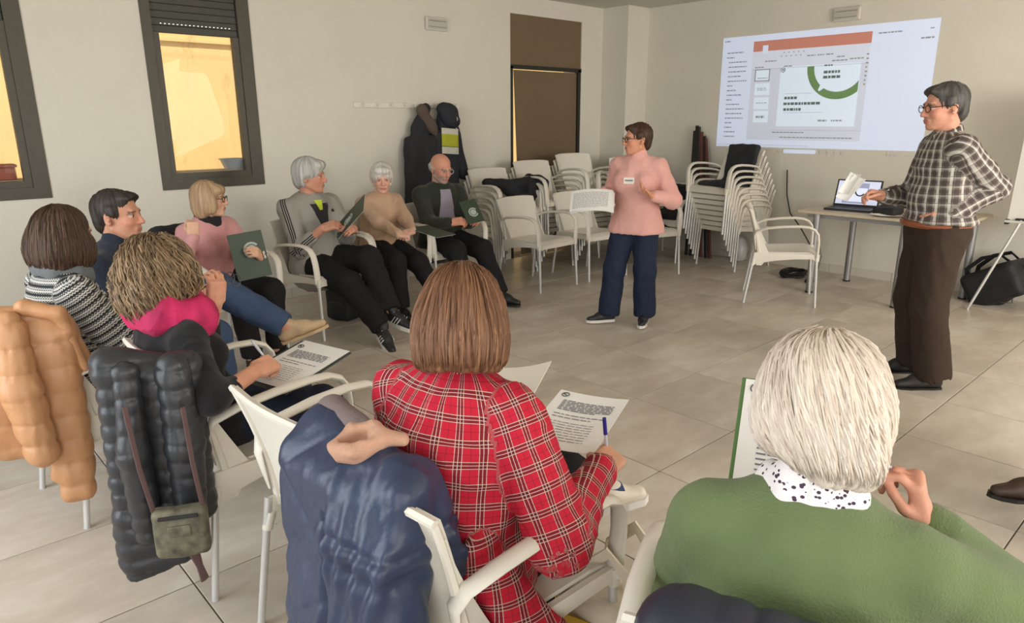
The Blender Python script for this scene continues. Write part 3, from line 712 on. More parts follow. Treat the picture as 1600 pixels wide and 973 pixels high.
    for s, nm in ((1, 'L'), (-1, 'R')):
        B += [rc(J['sh'+nm], J['el'+nm], 0.027*S, 0.0205*S), rc(J['el'+nm], J['wr'+nm], 0.0205*S, 0.0165*S), rc(J['hip'+nm], J['kn'+nm], 0.053*S*g, 0.036*S), rc(J['kn'+nm], J['an'+nm], 0.034*S, 0.022*S), rc(J['an'+nm], J['an'+nm]+J['fR'+nm] @ np.array([0.10, 0, -0.04]), 0.03, 0.022)]
    B.append(rc(nb-d2*0.02*S, hc+Rh @ np.array([-0.022, 0, -0.065])*hs, 0.034*S, 0.031*S*(1.08 if male else 0.95)))
    hp = [xf(p, hc, Rh, hs) for p in head_prims(male)]
    for p in hp:
        if p.k is None: p.k = 0.014
    H = []
    for s, nm in ((1, 'L'), (-1, 'R')):
        q = hand_prims(J['wr'+nm], J['hR'+nm], S/1.68, J['pose'+nm], -s)   # left thumb points to the person's right when the palm is down
        for p in q:
            if p.k is None: p.k = 0.008
        H += q; J['hc'+nm] = J['wr'+nm]+J['hR'+nm] @ np.array([0.06, 0, -0.01])
    fine = [(hc-0.15, hc+0.15, 0.0055 if near else 0.0068)]
    for nm in 'LR': fine.append((J['hc'+nm]-0.085, J['hc'+nm]+0.085, 0.0048 if near else 0.0062))
    F, xs, ys, zs = field(B+hp+H, 0.017, 0.03, fine); V, Q = nets(F, xs, ys, zs)
    col = face_colour(V, hc, Rh, hs, skin, brow, beard, lip)
    body = new_obj('person', np_mesh('person', V, Q, col, None, [m_skin]))
    body.location = (loc[0], loc[1], 0); body.rotation_euler = (0, 0, a); tag(body, label, 'person', group)
    J.update(pel=pel, waist=waist, chest=chest, nb=nb, hc=hc, Rh=Rh, hs=hs, fw=fw, lat=lat, d2=d2, d1=d1, S=S, body=body, SH=SH, a=a, tl=tl)
    hg = 0.0075 if near else 0.010
    # ---- upper garment
    if top:
        off = top.get('off', 0.012); P = torso(off)
        hem = top.get('hem', 0.06)
        P += [rc(pel-lat*(0.03 if seat else 0.047)*S-np.array([0, 0, hem]), pel+lat*(0.03 if seat else 0.047)*S-np.array([0, 0, hem]), 0.080*S*g+off, sq=(fwp, 0.95), uvf=(pel, d1, fwp, 0.15, 0.0, 0))] if hem > 0 else []
        sl = top.get('sleeve', 0.93); loose = top.get('loose', 0.012)
        for s, nm in ((1, 'L'), (-1, 'R')):
            e, wv, sh = J['el'+nm], J['wr'+nm], J['sh'+nm]; ref = (0, 0, 1) if abs(unit(e-sh)[2]) < 0.9 else (1, 0, 0)
            out_ = lat*s
            P.append(rc(sh, e, 0.0285*S+off*0.9+loose*0.3, 0.0225*S+off*0.7+loose*0.65, uvf=(sh, e-sh, out_*0.7+fw*top.get('face', -0.7), -1, 0.013*s, s)))
            en = e+(wv-e)*sl; P.append(rc(e, en, 0.0225*S+off*0.7+loose*0.65, 0.0165*S+off*0.6+loose*0.25, uvf=(e, wv-e, out_*0.7+fw*top.get('face', -0.7), -1, float(np.linalg.norm(e-sh))+0.013*s, 2*s)))
        nk = top.get('neck', 0)
        if nk: P.append(rc(nb, nb+(hc-nb)*nk, 0.036*S+0.008, 0.036*S+0.006, k=0.012, uvf=(pel, d1, fwp, 0.15, 0.0, 0)))
        if 'cut' in top: P.append(rbx(pel+np.array([0, 0, top['cut']-1.0]), (2, 2, 1.0), 0, neg=True, k=0.012))
        P += [q for q in top.get('extra', [])]
        wr_ = top.get('wrinkle', 0.005); quilt = top.get('quilt')
        def disp(V, idx, cl):
            d = wr_*wob(V, 20, 1)+wr_*0.9*folds(V, 34, 2)+wr_*0.3*wob(V, 60, 2)
            if quilt: d += quilt*(np.abs(np.sin(np.pi*cl[:, 1]/0.07))**0.5-0.6)
            return d
        mm = top['mat'] if isinstance(top['mat'], (list, tuple)) else [top['mat']]
        J['top'] = new_obj(top.get('name', 'sweater'), sdf_mesh('garment', P, hg, 0.035, mm, disp=disp, want_cloth=True, colfn=top.get('colfn') and (lambda V, idx: top['colfn'](V, idx, J))), body)
    hg = 0.0095 if near else 0.012
    # ---- lower garment
    if bottom:
        off = bottom.get('off', 0.010); lo = bottom.get('loose', 0.010); cuts = []; P = [rc(pel-lat*0.03*S, pel+lat*0.03*S, 0.068*S*g+off, sq=(fwp, 0.96)), rc(pel, waist*0.55+pel*0.45, 0.092*S*g+off, 0.086*S*g+off, sq=(fwp, 1.3))]
        for nm in 'LR':
            hp_, kn, an = J['hip'+nm], J['kn'+nm], J['an'+nm]; en = kn+(an-kn)*bottom.get('end', 0.97); cuts.append(rbx(en+unit(an-kn)*(0.16+0.012), (0.16, 0.085, 0.085), 0, frame_fwd(an-kn, (0.3, 1, 0.1)), neg=True, k=0.004))
            P += [rc(hp_, kn, 0.056*S*g+off, 0.038*S+off+lo, uvf=(hp_, kn-hp_, (0, 0, 1), 0.08, 0, 1)), rc(kn, en, 0.037*S+off+lo, bottom.get('cuff', 0.028)*S+off+lo, uvf=(kn, an-kn, (1, 0, 0), 0.06, 0, 2))]
        P += cuts
        wr2 = bottom.get('wrinkle', 0.005)
        J['bottom'] = new_obj(bottom.get('name', 'trousers'), sdf_mesh('trousers', P, hg, 0.03, [bottom['mat']], disp=lambda V, i, c: wr2*wob(V, 22, 3)+wr2*0.9*folds(V, 36, 1), want_cloth=True), body)
    # ---- shoes
    if shoes:
        for nm in 'LR':
            J['shoe'+nm], J['shoeo'+nm] = shoe(body, J['an'+nm], J['fR'+nm], S/1.66*shoes.get('scale', 1.0), shoes.get('upper'+nm, shoes['upper']), shoes['sole'], shoes.get('style', 'sneaker'), 0.006 if near else 0.008)
    # ---- hair
    if hair:
        hpz = [xf(p, hc, Rh, hs) for p in hair_prims(hair)]
        for p in hpz:
            if p.k is None: p.k = 0.022*hs
        F, xs, ys, zs = field(hpz, 0.0048 if near else 0.0065, 0.022); V, Q = nets(F, xs, ys, zs); V = smooth_mesh(V, Q, 1)
        q = ((V-hc) @ Rh)/hs; ph = np.arctan2(q[:, 1], q[:, 0]+0.02); N = normals(V, Q)
        r = np.linalg.norm(q, axis=1); V = V+N*(hair_disp*(np.sin(ph*23+9*q[:, 2]*3+4*np.sin(ph*5))+0.6*np.sin(ph*51+q[:, 2]*40)+1.2*wob(V, 40, 4)))[:, None]
        pol = np.arccos(np.clip((q[:, 2]-0.02)/np.maximum(r, 1e-6), -1, 1)); cl = np.stack([ph*0.09, pol*0.1-0.2*np.minimum(q[:, 2], 0), np.zeros(len(V))], 1)
        J['hair'] = new_obj('hair', np_mesh('hair', V, Q, None, cl, [hmat]), body); J['hairVQ'] = (V, Q)
    # ---- glasses
    if glasses:
        gl = MB(); W = lambda p: hc+Rh @ (np.asarray(p)*hs)
        for s in (1, -1):
            gl.tube([W((0.104-0.10*abs(math.cos(t))*0.04, s*(0.033+0.024*math.cos(t)), 0.000+0.018*math.sin(t)*(1.0))) for t in np.linspace(0, 2*math.pi, 17)], 0.0022, 5)
            gl.tube([W((0.098, s*0.057, 0.006)), W((0.05, s*0.079, 0.008)), W((-0.012, s*0.086, 0.006)), W((-0.025, s*0.086, -0.012))], 0.0020, 5)
        gl.tube([W((0.106, 0.010, 0.004)), W((0.110, 0, 0.007)), W((0.106, -0.010, 0.004))], 0.002, 5); gl.build('glasses', glasses, body, True)
    # ---- collar or scarf ring round the neck
    if collar:
        R_ = frame_fwd(fw, d2*0.7+np.array([0, 0, 0.3])); P = []; n = 14; pts = []
        rx, ry, hgt, rad = collar.get('r', (0.062, 0.060, 0.0, 0.014))
        for i in range(n+1):
            t = 2*math.pi*i/n; pts.append(nb+R_ @ np.array([rx*math.cos(t)+0.008, ry*math.sin(t), hgt+collar.get('tilt', -0.35)*rx*math.cos(t)]))
        for i in range(n): P.append(rc(pts[i], pts[i+1], rad*(1+0.15*math.sin(i*2.3)), rad*(1+0.15*math.sin(i*2.3+2.3)), sq=(R_[:, 2], collar.get('flat', 0.6)), uvf=(nb, R_[:, 2], R_[:, 0], 0.07, 0, 5)))
        J['collar'] = new_obj(collar.get('name', 'collar'), sdf_mesh('collar', P, 0.006, 0.01, [collar['mat']], disp=lambda V, i, c: 0.0025*wob(V, 45, 2)+collar.get('folds', 0.0)*folds(V, 30, 3), want_cloth=True), body)
    if extra: extra(J)
    return J
def locks(J, m, n, zend, seglen, r0, curl=0.0, sweep=0.0, lift=0.003, seed=1, zstart=0.085, name='hair_strands', jitter=0.0):
    """separate locks laid over the hair from the crown to the ends, one mesh"""
    V, Q = J['hairVQ']; hc, Rh, hs = J['hc'], J['Rh'], J['hs']; bv = BVHTree.FromPolygons([Vector(v) for v in V], [tuple(int(i) for i in q) for q in Q]); rnd = random.Random(seed); mb = MB(); uv = []
    for i in range(n):
        ph = rnd.uniform(-math.pi, math.pi); p0 = rnd.uniform(0.05, 0.75); p1 = min(p0+rnd.uniform(0.5, 0.95)*seglen, 1.0); pts = []; dr2 = sweep*rnd.uniform(0.6, 1.4); cp = rnd.uniform(0, 6.3); cf = rnd.uniform(14, 24)
        off = rnd.uniform(0.2, 1)*lift; ze = zend*rnd.uniform(0.62, 1.12) if curl else zend*rnd.uniform(0.9, 1.05)
        for s in np.linspace(p0, p1, 8):
            pol = s/0.55*math.radians(84); z = None
            if s < 0.55:
                d = np.array([math.sin(pol)*math.cos(ph+dr2*s), math.sin(pol)*math.sin(ph+dr2*s), math.cos(pol)]); o = np.array([-0.02, 0, 0.02])+d*0.3; dv = -d
            else:
                z = 0.03+(s-0.55)/0.45*(ze-0.03); pr = ph+dr2*s+jitter*rnd.uniform(-1, 1); o = np.array([-0.02+0.35*math.cos(pr), 0.35*math.sin(pr), z]); dv = np.array([-math.cos(pr), -math.sin(pr), 0])
            if curl:
                tang = np.array([-math.sin(ph), math.cos(ph), 0]); o = o+tang*curl*math.sin(cf*s+cp)
            hit = bv.ray_cast(Vector(hc+Rh @ (o*hs)), Vector(Rh @ dv))
            if hit[0] is None: break
            nrm = Rh @ (-dv); lf = off+(curl*0.45*(1+math.cos(cf*s+cp)) if curl else 0)
            pts.append(Vector(np.array(hit[0])+nrm*lf))
        if len(pts) < 4: continue
        if any((pts[k+1]-pts[k]).length > 0.06 for k in range(len(pts)-1)): continue
        k = len(pts); rr = [r0*rnd.uniform(0.7, 1.2)*math.sin(math.pi*min(0.12+0.86*j/(k-1), 0.97)) for j in range(k)]
        b0 = len(mb.v); mb.tube(pts, rr, 4, flat=(1.6, 0.7)); c = rnd.random()
        uv += [(c*3.7+ph*0.09, rnd.random()*0.02+0.1*j/(len(mb.v)-b0), 0) for j in range(len(mb.v)-b0)]
    me = mb.mesh(name, True); a = me.attributes.new('cloth', 'FLOAT_VECTOR', 'POINT'); a.data.foreach_set('vector', np.array(uv, np.float32).ravel())
    o = new_obj(name, me, J['hair'], m); o['kind'] = 'stuff'; return o
# ------------------------------------------------------------------ chairs (white plastic shell, arms, aluminium legs); front = +x
m_chair = mat('white_polypropylene', (222, 216, 203), 0.42, var=0.02, scale=6, bump=0.05, bscale=300)
m_leg = mat('chair_leg_aluminium', (208, 207, 203), 0.35, 0.45)
m_foot = mat('grey_foot_cap', (150, 150, 148), 0.6)
def _chair_meshes():
    M_ = {}
    def back(u, v):
        y = (u-0.5)*2; z = 0.40+0.40*v; x = -0.222-0.028*v-0.050*v*v; wv = 0.222+0.018*v-0.008*math.sin(math.pi*v)
        x += -0.030*(1-y*y)*(0.4+0.6*v)+0.020*y*y*(1-v)
        zz = z-0.012*(y*y)**2*v
        return (x, -y*wv, zz)
    b = MB(); b.sheet(back, 12, 10, 0.011)
    # rolled top rim
    b.tube([tuple(Vector(back(u, 1.0))+Vector((-0.005, 0, 0.0))) for u in np.linspace(0, 1, 11)], 0.010, 6)
    for s in (1, -1):
        b.tube([tuple(Vector(back(0.5-0.5*s*0.985, v))+Vector((-0.003, 0, 0))) for v in np.linspace(0, 1, 8)], [0.016, 0.015, 0.014, 0.012, 0.011, 0.010, 0.010, 0.009], 6)
    for s in (1, -1):   # side wings of the back, widening down to the rear leg sockets
        def wing(u, v):
            z = 0.325+0.42*v; vv = max((z-0.40)/0.40, 0.0); e = Vector(back(0.5-0.5*s, vv)); x = e.x-0.004-(0.40-min(z, 0.40))*0.25; wd = 0.008+0.085*max(0.0, 1-vv/0.75)**1.5*(1.0 if z > 0.42 else 0.42+0.58*(z-0.325)/0.095)
            return (x+wd*u, s*(abs(e.y)+0.003), z)
        b.sheet(wing, 4, 12, 0.012*s)
    M_['backrest'] = b.mesh('backrest', True, 50)
    def seat(u, v):
        y = (u-0.5)*2; x = -0.215+0.455*v; wv = 0.205+0.035*v
        z = 0.425+0.022*v-0.018*math.sin(math.pi*min(v*1.1, 1))*(1-y*y)-(0.030*max(0, (v-0.86)/0.14)**2)
        return (x, y*wv, z)
    s_ = MB(); s_.sheet(seat, 10, 12, 0.010)
    s_.sheet(lambda u, v: (0.242-0.004*v, (0.5-u)*0.485, 0.424-0.040*v), 8, 2, 0.012); M_['seat'] = s_.mesh('seat', True, 50)
    for s, nm in ((1, 'armrest_l'), (-1, 'armrest_r')):
        a = MB(); pts = [(-0.236, 0.221, 0.455), (-0.248, 0.223, 0.52), (-0.256, 0.227, 0.575), (-0.238, 0.246, 0.615), (-0.16, 0.266, 0.645), (-0.04, 0.274, 0.661), (0.08, 0.275, 0.668), (0.155, 0.273, 0.663), (0.200, 0.270, 0.643), (0.226, 0.267, 0.608), (0.236, 0.262, 0.55), (0.238, 0.256, 0.48), (0.236, 0.250, 0.415)]
        a.tube([(x, y*s, z) for x, y, z in pts], [0.006, 0.014, 0.020, 0.022, 0.0235, 0.0245, 0.025, 0.025, 0.025, 0.025, 0.025, 0.026, 0.026], 10, flat=(0.48, 1.0), up=(0, 1, 0))
        M_[nm] = a.mesh('armrest', True, 60)
        p = MB()
        p.sheet(lambda u, v: (-0.245+0.485*u, s*(0.215+0.028*u+0.002*math.sin(math.pi*v)), (0.432+0.010*u)*(1-v)+v*(0.330+0.075*math.sin(math.pi*min(1, u*1.0)*0.5)**0.8-0.02*(u > 0.93))), 14, 3, -0.018*s)
        p.tube([(-0.240, s*0.222, 0.38), (-0.254, s*0.226, 0.325)], [0.016, 0.0165], 8); p.tube([(0.236, s*0.248, 0.44), (0.240, s*0.249, 0.385)], [0.024, 0.018], 8)
        M_['side_l' if s > 0 else 'side_r'] = p.mesh('side_panel', True, 50)
    for nm, p0, p1 in (('leg_fl', (0.238, 0.248, 0.40), (0.262, 0.256, 0.0)), ('leg_fr', (0.238, -0.248, 0.40), (0.262, -0.256, 0.0)), ('leg_rl', (-0.242, 0.221, 0.43), (-0.300, 0.240, 0.0)), ('leg_rr', (-0.242, -0.221, 0.43), (-0.300, -0.240, 0.0))):
        l = MB(); q0, q1 = Vector(p0), Vector(p1); l.tube([q0, q0.lerp(q1, 0.96), q1], [0.0125, 0.0120, 0.0128], 8); M_[nm] = l.mesh('leg', True, 50)
    return M_
CM = _chair_meshes()
for k_, me_ in CM.items(): me_.materials.append(m_leg if k_.startswith('leg') else m_chair)
def chair(x, y, deg, label, group=None, z=0.0, tilt=0.0):
    r = empty('armchair', (x, y, z), math.radians(deg)); r.rotation_euler = (0, tilt, math.radians(deg))
    for k_, me_ in CM.items():
        nm = {'a': 'armrest', 's': 'side_panel', 'l': 'leg', 'b': 'backrest'}[k_[0]] if k_ != 'seat' else 'seat'
        new_obj(nm, me_, r)
    tag(r, label, 'chair', group); return r
def stack(x, y, deg, n, what, dz=0.058, dx=0.033):
    c, s = math.cos(math.radians(deg)), math.sin(math.radians(deg))
    for k in range(n):
        pos = 'topmost' if k == n-1 else ('bottom' if k == 0 else ['', 'second', 'third', 'fourth', 'fifth', 'sixth', 'seventh', 'eighth', 'ninth'][k]+' from the floor')
        chair(x+c*dx*k, y+s*dx*k, deg, 'white plastic armchair, %s in the stack %s' % (pos, what), 'stacked white armchairs', z=k*dz)
# chairs people sit on are placed with their people; here the free ones
chair(0.975, 1.66, 3, 'empty white plastic armchair between the curly haired woman and the tartan shirt', 'armchairs of the circle')
chair(4.57, 4.63, -87, 'empty white armchair facing the circle left of the woman in pink', 'free armchairs')
chair(5.27, 4.60, -95, 'empty white armchair right beside the sheets held by the woman in pink', 'free armchairs')
chair(5.78, 4.32, -110, 'empty white armchair half hidden behind the woman in pink', 'free armchairs')
chair(5.72, 2.80, -60, 'empty white armchair seen from the side at the end of the laptop table', 'free armchairs')
stack(4.70, 5.35, -92, 5, 'nearest the coats')
stack(5.24, 5.30, -93, 6, 'before the brown blind')
stack(5.78, 5.24, -96, 7, 'right of the blind')
stack(6.36, 5.02, -150, 6, 'by the corner pillar')
stack(6.72, 3.86, 171, 8, 'under the projection')
chair(6.62, 4.62, 185, 'white armchair with a black jacket behind the woman in pink', 'free armchairs', z=0)
# ------------------------------------------------------------------ table, laptop, papers
m_top = mat('beech_laminate', (190, 176, 152), 0.5, var=0.08, scale=6, stretch=(1, 8, 1))
m_tleg = mat('grey_steel_tube', (150, 150, 150), 0.4, 0.6)
tb = empty('table', (6.50, 2.33, 0))
MB().box((-0.41, -0.72, 0.705), (0.45, 0.56, 0.730), 0.004).build('table_top', m_top, tb)
for x, y in ((-0.37, 0.40), (0.33, 0.36), (-0.39, -0.33), (0.35, -0.62)):
    l = MB().tube([(x, y, 0.705), (x, y, 0.012)], 0.030, 14).build('leg', m_tleg, tb, True); MB().tube([(x, y, 0.012), (x, y, 0.0)], 0.033, 14).build('foot', mat('black_rubber', (28, 28, 28), 0.8), l, True)
for x in (-0.34, 0.31): MB().box((x, -0.66, 0.665), (x+0.03, 0.50, 0.705)).build('rail', m_tleg, tb)
tag(tb, 'beech topped table on grey tube legs under the projected image', 'table')
m_lap = mat('black_laptop_plastic', (30, 30, 32), 0.4); m_scr = mat('laptop_screen_glow', (196, 202, 224), 0.4, emit=0.42)

# laptop faces the presenter: its keyboard edge is towards -x, the lid stands at the far side
lp = empty('laptop', (6.40, 2.56, 0.730), math.radians(6))
MB().box((-0.13, -0.19, 0.0), (0.12, 0.19, 0.020), 0.004).build('base', m_lap, lp)
kb = MB()
for r_ in range(5):
    for c_ in range(13): kb.box((-0.045+r_*0.024, -0.165+c_*0.0255, 0.020), (-0.045+r_*0.024+0.019, -0.165+c_*0.0255+0.021, 0.0225))
kb.build('keyboard', mat('black_keys', (20, 20, 22), 0.5), lp)
Rl = Matrix.Rotation(math.radians(18), 3, 'Y')
hinge = (0.115, 0, 0.018)
lid = MB().box((0.0, -0.19, 0.0), (0.012, 0.19, 0.245), 0.003, Rl, hinge).build('lid', m_lap, lp)
def on_lid(y0, y1, z0, z1, dx=-0.0012): return ((dx, y0, z0), (dx+0.001, y1, z1))
MB().box(*on_lid(-0.176, 0.176, 0.022, 0.232), 0, Rl, hinge).build('screen', m_scr, lid)
MB().box(*on_lid(-0.085, 0.12, 0.03, 0.215, -0.0018), 0, Rl, hinge).build('window_image', mat('laptop_window_glow', (150, 158, 188), 0.5, emit=0.3), lid)
MB().box(*on_lid(-0.075, 0.085, 0.045, 0.170, -0.0024), 0, Rl, hinge).build('slide_image', mat('laptop_slide_glow', (205, 212, 232), 0.5, emit=0.45), lid)
ar = MB(); pts = [Rl @ Vector((-0.003, -0.005-0.045*math.cos(t), 0.165-0.055*math.sin(t)))+Vector(hinge) for t in np.linspace(0.0, 2.6, 12)]
ar.tube([Rl @ Vector((-0.003, -0.02+0.042*math.cos(t), 0.150-0.05*math.sin(t)))+Vector(hinge) for t in np.linspace(0.0, 2.5, 12)], 0.006, 6).build('ring_image', mat('dark_ring', (30, 34, 40), 0.6), lid)
tag(lp, 'open black laptop showing the slide on the beech table', 'laptop')
m_paper = mat('white_paper', (236, 234, 230), 0.7, var=0.015, scale=30); m_ink = mat('printed_grey', (120, 120, 124), 0.8); m_inkd = mat('printed_black', (45, 46, 50), 0.8)
def flat_sheet(name, w, h, th, m, bend=0.0, parent=None, nu=6, nv=6):
    return MB().sheet(lambda u, v: ((u-0.5)*w, (v-0.5)*h, bend*((u-0.5)**2*4+0.6*(v-0.5))), nu, nv, th).build(name, m, parent, True)
def place(o, c, xdir, up):
    """put a flat thing: local x along xdir, local z along up"""
    z = Vector(up).normalized(); x = Vector(xdir); x = (x-z*x.dot(z)).normalized(); y = z.cross(x)
    o.matrix_world = Matrix(((x.x, y.x, z.x, c[0]), (x.y, y.y, z.y, c[1]), (x.z, y.z, z.z, c[2]), (0, 0, 0, 1))); return o
def printed(o, w, h, rows, z=0.0012, logo=True, seed=1, bend=0.0, para=True):
    """printed text lines (illegible at this distance) and the ringed logo at the corner; x across, y up the sheet"""
    rnd = random.Random(seed); ln = MB(); zf = lambda x, y: z+bend*((x/w)**2*4+0.6*(y/h))
    for (y0, y1, n, x0, x1, t) in rows:
        for i in range(n):
            y = y0+(y1-y0)*i/max(n-1, 1); x = x0; xe = x1 if i < n-1 else x0+(x1-x0)*rnd.uniform(0.4, 0.9)
            while x < xe:
                L = min(rnd.uniform(0.008, 0.026), xe-x); ln.add([(x, y-t/2, zf(x, y)), (x+L, y-t/2, zf(x+L, y)), (x+L, y+t/2, zf(x+L, y)), (x, y+t/2, zf(x, y))], [(0, 1, 2, 3)]); x += L+0.004
    if ln.v: ln.build('text_lines', m_ink, o)
    if logo:
        lg = MB(); cx, cy, r = -w/2+0.024, h/2-0.024, 0.011
        lg.tube([(cx+r*math.cos(t), cy+r*math.sin(t), zf(cx, cy)+0.0004) for t in np.linspace(0, 2*math.pi, 19)], 0.0013, 4)
        lg.box((cx-0.006, cy-0.001, zf(cx, cy)), (cx-0.001, cy+0.004, zf(cx, cy)+0.001)); lg.box((cx+0.001, cy-0.005, zf(cx, cy)), (cx+0.005, cy-0.001, zf(cx, cy)+0.001)); lg.build('logo', m_inkd, o)
o = flat_sheet('paper_sheet', 0.21, 0.297, 0.001, m_paper, 0.01); place(o, (6.20, 2.14, 0.736), (0.3, 1, 0), (0.05, 0, 1)); tag(o, 'white paper sheets on the table corner by the presenter', 'paper')
# black pouch on the table behind the presenter's hand
po = sdf_mesh('pouch', [rbx((0, 0, 0.035), (0.09, 0.07, 0.012), 0.022), el((0.03, 0.03, 0.06), (0.07, 0.05, 0.03))], 0.009, 0.02, [mat('black_fabric', (26, 26, 28), 0.8, bump=0.2)], disp=lambda V, i, c: 0.004*wob(V, 40))
o = new_obj('pouch', po); o.location = (6.32, 2.22, 0.728); tag(o, 'black soft pouch on the table beside the laptop', 'pouch')
# ------------------------------------------------------------------ projected image on the back wall (projector light drawn as thin glowing panels, 2.1 m wide)
def glow(name, rgb, e=0.85): return mat(name, rgb, 0.9, emit=e*0.42)
SY0, SZ0, SW, SH_ = 4.384, 1.222, 2.105, 1.125
sc_ = empty('projected_image', (XB, SY0-SW/2, SZ0))
def quad(name, u0, u1, v0, v1, m, lay, par=sc_, sub=None):
    x = -0.004-0.0006*lay; f = lambda u, v: ((SW/2-u*SW), v*SH_)
    (ya, za), (yb, zb) = f(u0, v0), f(u1, v1); mb = sub if sub is not None else MB(); mb.box((x, yb, za), (x+0.0006, ya, zb))
    return mb if sub is not None else mb.build(name, m, par)
g_bg = glow('projected_white', (204, 214, 236), 0.72); g_win = glow('projected_pale', (200, 206, 222), 0.6); g_sl = glow('projected_slide', (208, 222, 238), 0.75)
g_red = glow('projected_red', (196, 132, 116), 0.45); g_green = glow('projected_green', (112, 146, 96), 0.32); g_ink = glow('projected_grey_print', (150, 154, 160), 0.3); g_line = glow('projected_line', (176, 178, 188), 0.4)
quad('background', 0, 1, 0, 1, g_bg, 0)
quad('application_window', 0.172, 0.735, 0.068, 0.945, g_win, 1)
quad('title_bar', 0.172, 0.735, 0.855, 0.945, g_red, 2); quad('ribbon_tab', 0.222, 0.250, 0.835, 0.905, g_bg, 3); quad('ribbon', 0.172, 0.735, 0.70, 0.855, glow('projected_ribbon', (204, 210, 226), 0.65), 2)
quad('slide', 0.325, 0.702, 0.19, 0.71, g_sl, 3)
pn = MB()
for (u, v) in ((0.191, 0.592), (0.196, 0.470), (0.196, 0.345), (0.2, 0.225)): quad('', u, u+0.08, v, v+0.105, None, 3, sub=pn)
pn.build('slide_thumbnail', g_sl, sc_)
fr = MB(); u, v = 0.191, 0.592
for (a, b_, c, d) in ((u, u+0.08, v, v+0.008), (u, u+0.08, v+0.099, v+0.107), (u, u+0.005, v, v+0.107), (u+0.075, u+0.08, v, v+0.107)): quad('', a, b_, c, d, None, 4, sub=fr)
fr.build('thumbnail_frame', g_ink, sc_)
rnd = random.Random(5); tx = MB()
def words(u0, u1, v, t, mb=None, lay=5):
    mb = mb or tx; u = u0
    while u < u1:
        L = min(rnd.uniform(0.006, 0.02), u1-u); quad('', u, u+L, v-t/2, v+t/2, None, lay, sub=mb); u += L+0.0035
for i in range(19):
    v = 0.86-i*0.0425; L = rnd.uniform(0.02, 0.10); words(0.03+0.012*(i > 1), 0.05+L, v, 0.010)
words(0.012, 0.045, 0.965, 0.011); words(0.761, 0.86, 0.925, 0.010); words(0.935, 0.985, 0.862, 0.012); words(0.965, 0.98, 0.93, 0.008)
for (a, b_, v) in ((0.19, 0.235, 0.715), (0.24, 0.30, 0.765), (0.34, 0.38, 0.712), (0.45, 0.49, 0.79), (0.50, 0.53, 0.79), (0.54, 0.575, 0.79), (0.59, 0.625, 0.765), (0.57, 0.64, 0.735), (0.65, 0.71, 0.742)): words(a, b_, v, 0.010)
for k in range(10): words(0.32+k*0.012, 0.326+k*0.012, 0.80+0.03*(k % 2), 0.009)
words(0.31, 0.47, 0.137, 0.009); words(0.35, 0.70, 0.093, 0.009); words(0.533, 0.575, 0.24, 0.014); words(0.595, 0.645, 0.24, 0.012)
for k in range(8): words(0.722, 0.732, 0.77-0.034*k, 0.012)
words(0.208, 0.26, 0.62, 0.008); words(0.21, 0.26, 0.53, 0.006); words(0.21, 0.26, 0.515, 0.006); words(0.21, 0.27, 0.40, 0.006); words(0.215, 0.26, 0.275, 0.02)
tx.build('small_print', g_ink, sc_)['kind'] = 'stuff'
tt = MB(); g_title = glow('projected_title', (104, 120, 112), 0.2)
words(0.357, 0.42, 0.438, 0.022, tt); words(0.355, 0.535, 0.388, 0.022, tt); words(0.357, 0.445, 0.338, 0.022, tt); words(0.537, 0.575, 0.70, 0.012, tt); words(0.537, 0.615, 0.645, 0.022, tt); words(0.537, 0.615, 0.603, 0.022, tt)
tt.build('slide_title', g_title, sc_)['kind'] = 'stuff'
ll = MB(); quad('', 0.357, 0.49, 0.473, 0.476, None, 5, sub=ll); quad('', 0.357, 0.55, 0.309, 0.312, None, 5, sub=ll); quad('', 0.172, 0.735, 0.697, 0.70, None, 5, sub=ll); quad('', 0.30, 0.735, 0.155, 0.158, None, 5, sub=ll); quad('', 0.0, 0.5, 0.018, 0.021, None, 5, sub=ll)
ll.build('rule_lines', g_line, sc_)
# the green ring with its speech-bubble notch, clipped by the slide edges
cu, cv, ro, ri = 0.607, 0.698, 0.150, 0.117
rg = MB(); asp = SW/SH_; vs = []; fs = []; X5 = -0.004-0.0006*5
ang = [t for t in np.linspace(math.radians(180), math.radians(180+151), 40)]
for t in ang:
    gap = abs(math.degrees(t)-232) < 3.0
    rin = ri+(0.022 if gap else 0.0)
    if abs(math.degrees(t)-232) < 9 and not gap: rin = ri-0.008*(1-abs(math.degrees(t)-232)/9)*0
    for r in (ro, rin): vs.append((X5, SW/2-(cu+r*math.cos(t))*SW, (cv+r*math.sin(t)*asp)*SH_))
for i in range(len(ang)-1): fs.append((2*i, 2*i+1, 2*i+3, 2*i+2))
vs = [(x, max(y, SW/2-0.700*SW), z) for x, y, z in vs]
rg.add(vs, fs); rg.build('ring_emblem', g_green, sc_)
lo_ = MB(); lo_.tube([(X5-0.001, SW/2-(0.338+0.010*math.cos(t))*SW, (0.682+0.010*math.sin(t)*asp)*SH_) for t in np.linspace(0, 6.283, 17)], 0.005, 4); quad('', 0.332, 0.343, 0.676, 0.690, None, 5, sub=lo_); lo_.build('logo', g_ink, sc_)
tk = MB(); pill = [(X5, SW/2-u*SW, v*SH_) for u, v in [(0.374+0.0, -0.03)]]
n_ = 10; hh = 0.017; pts = [(0.540-0.009+0.009*math.cos(t), -0.031+hh*math.sin(t)) for t in np.linspace(-math.pi/2, math.pi/2, n_)]+[(0.376+0.009-0.009*math.cos(t), -0.031-hh*math.sin(t)) for t in np.linspace(-math.pi/2, math.pi/2, n_)]
pv = [(-0.006, SW/2-u*SW, v*SH_) for u, v in pts]; tk.add(pv, [tuple(range(len(pv)))]); tk.build('search_pill', g_bg, sc_)
ic = MB()
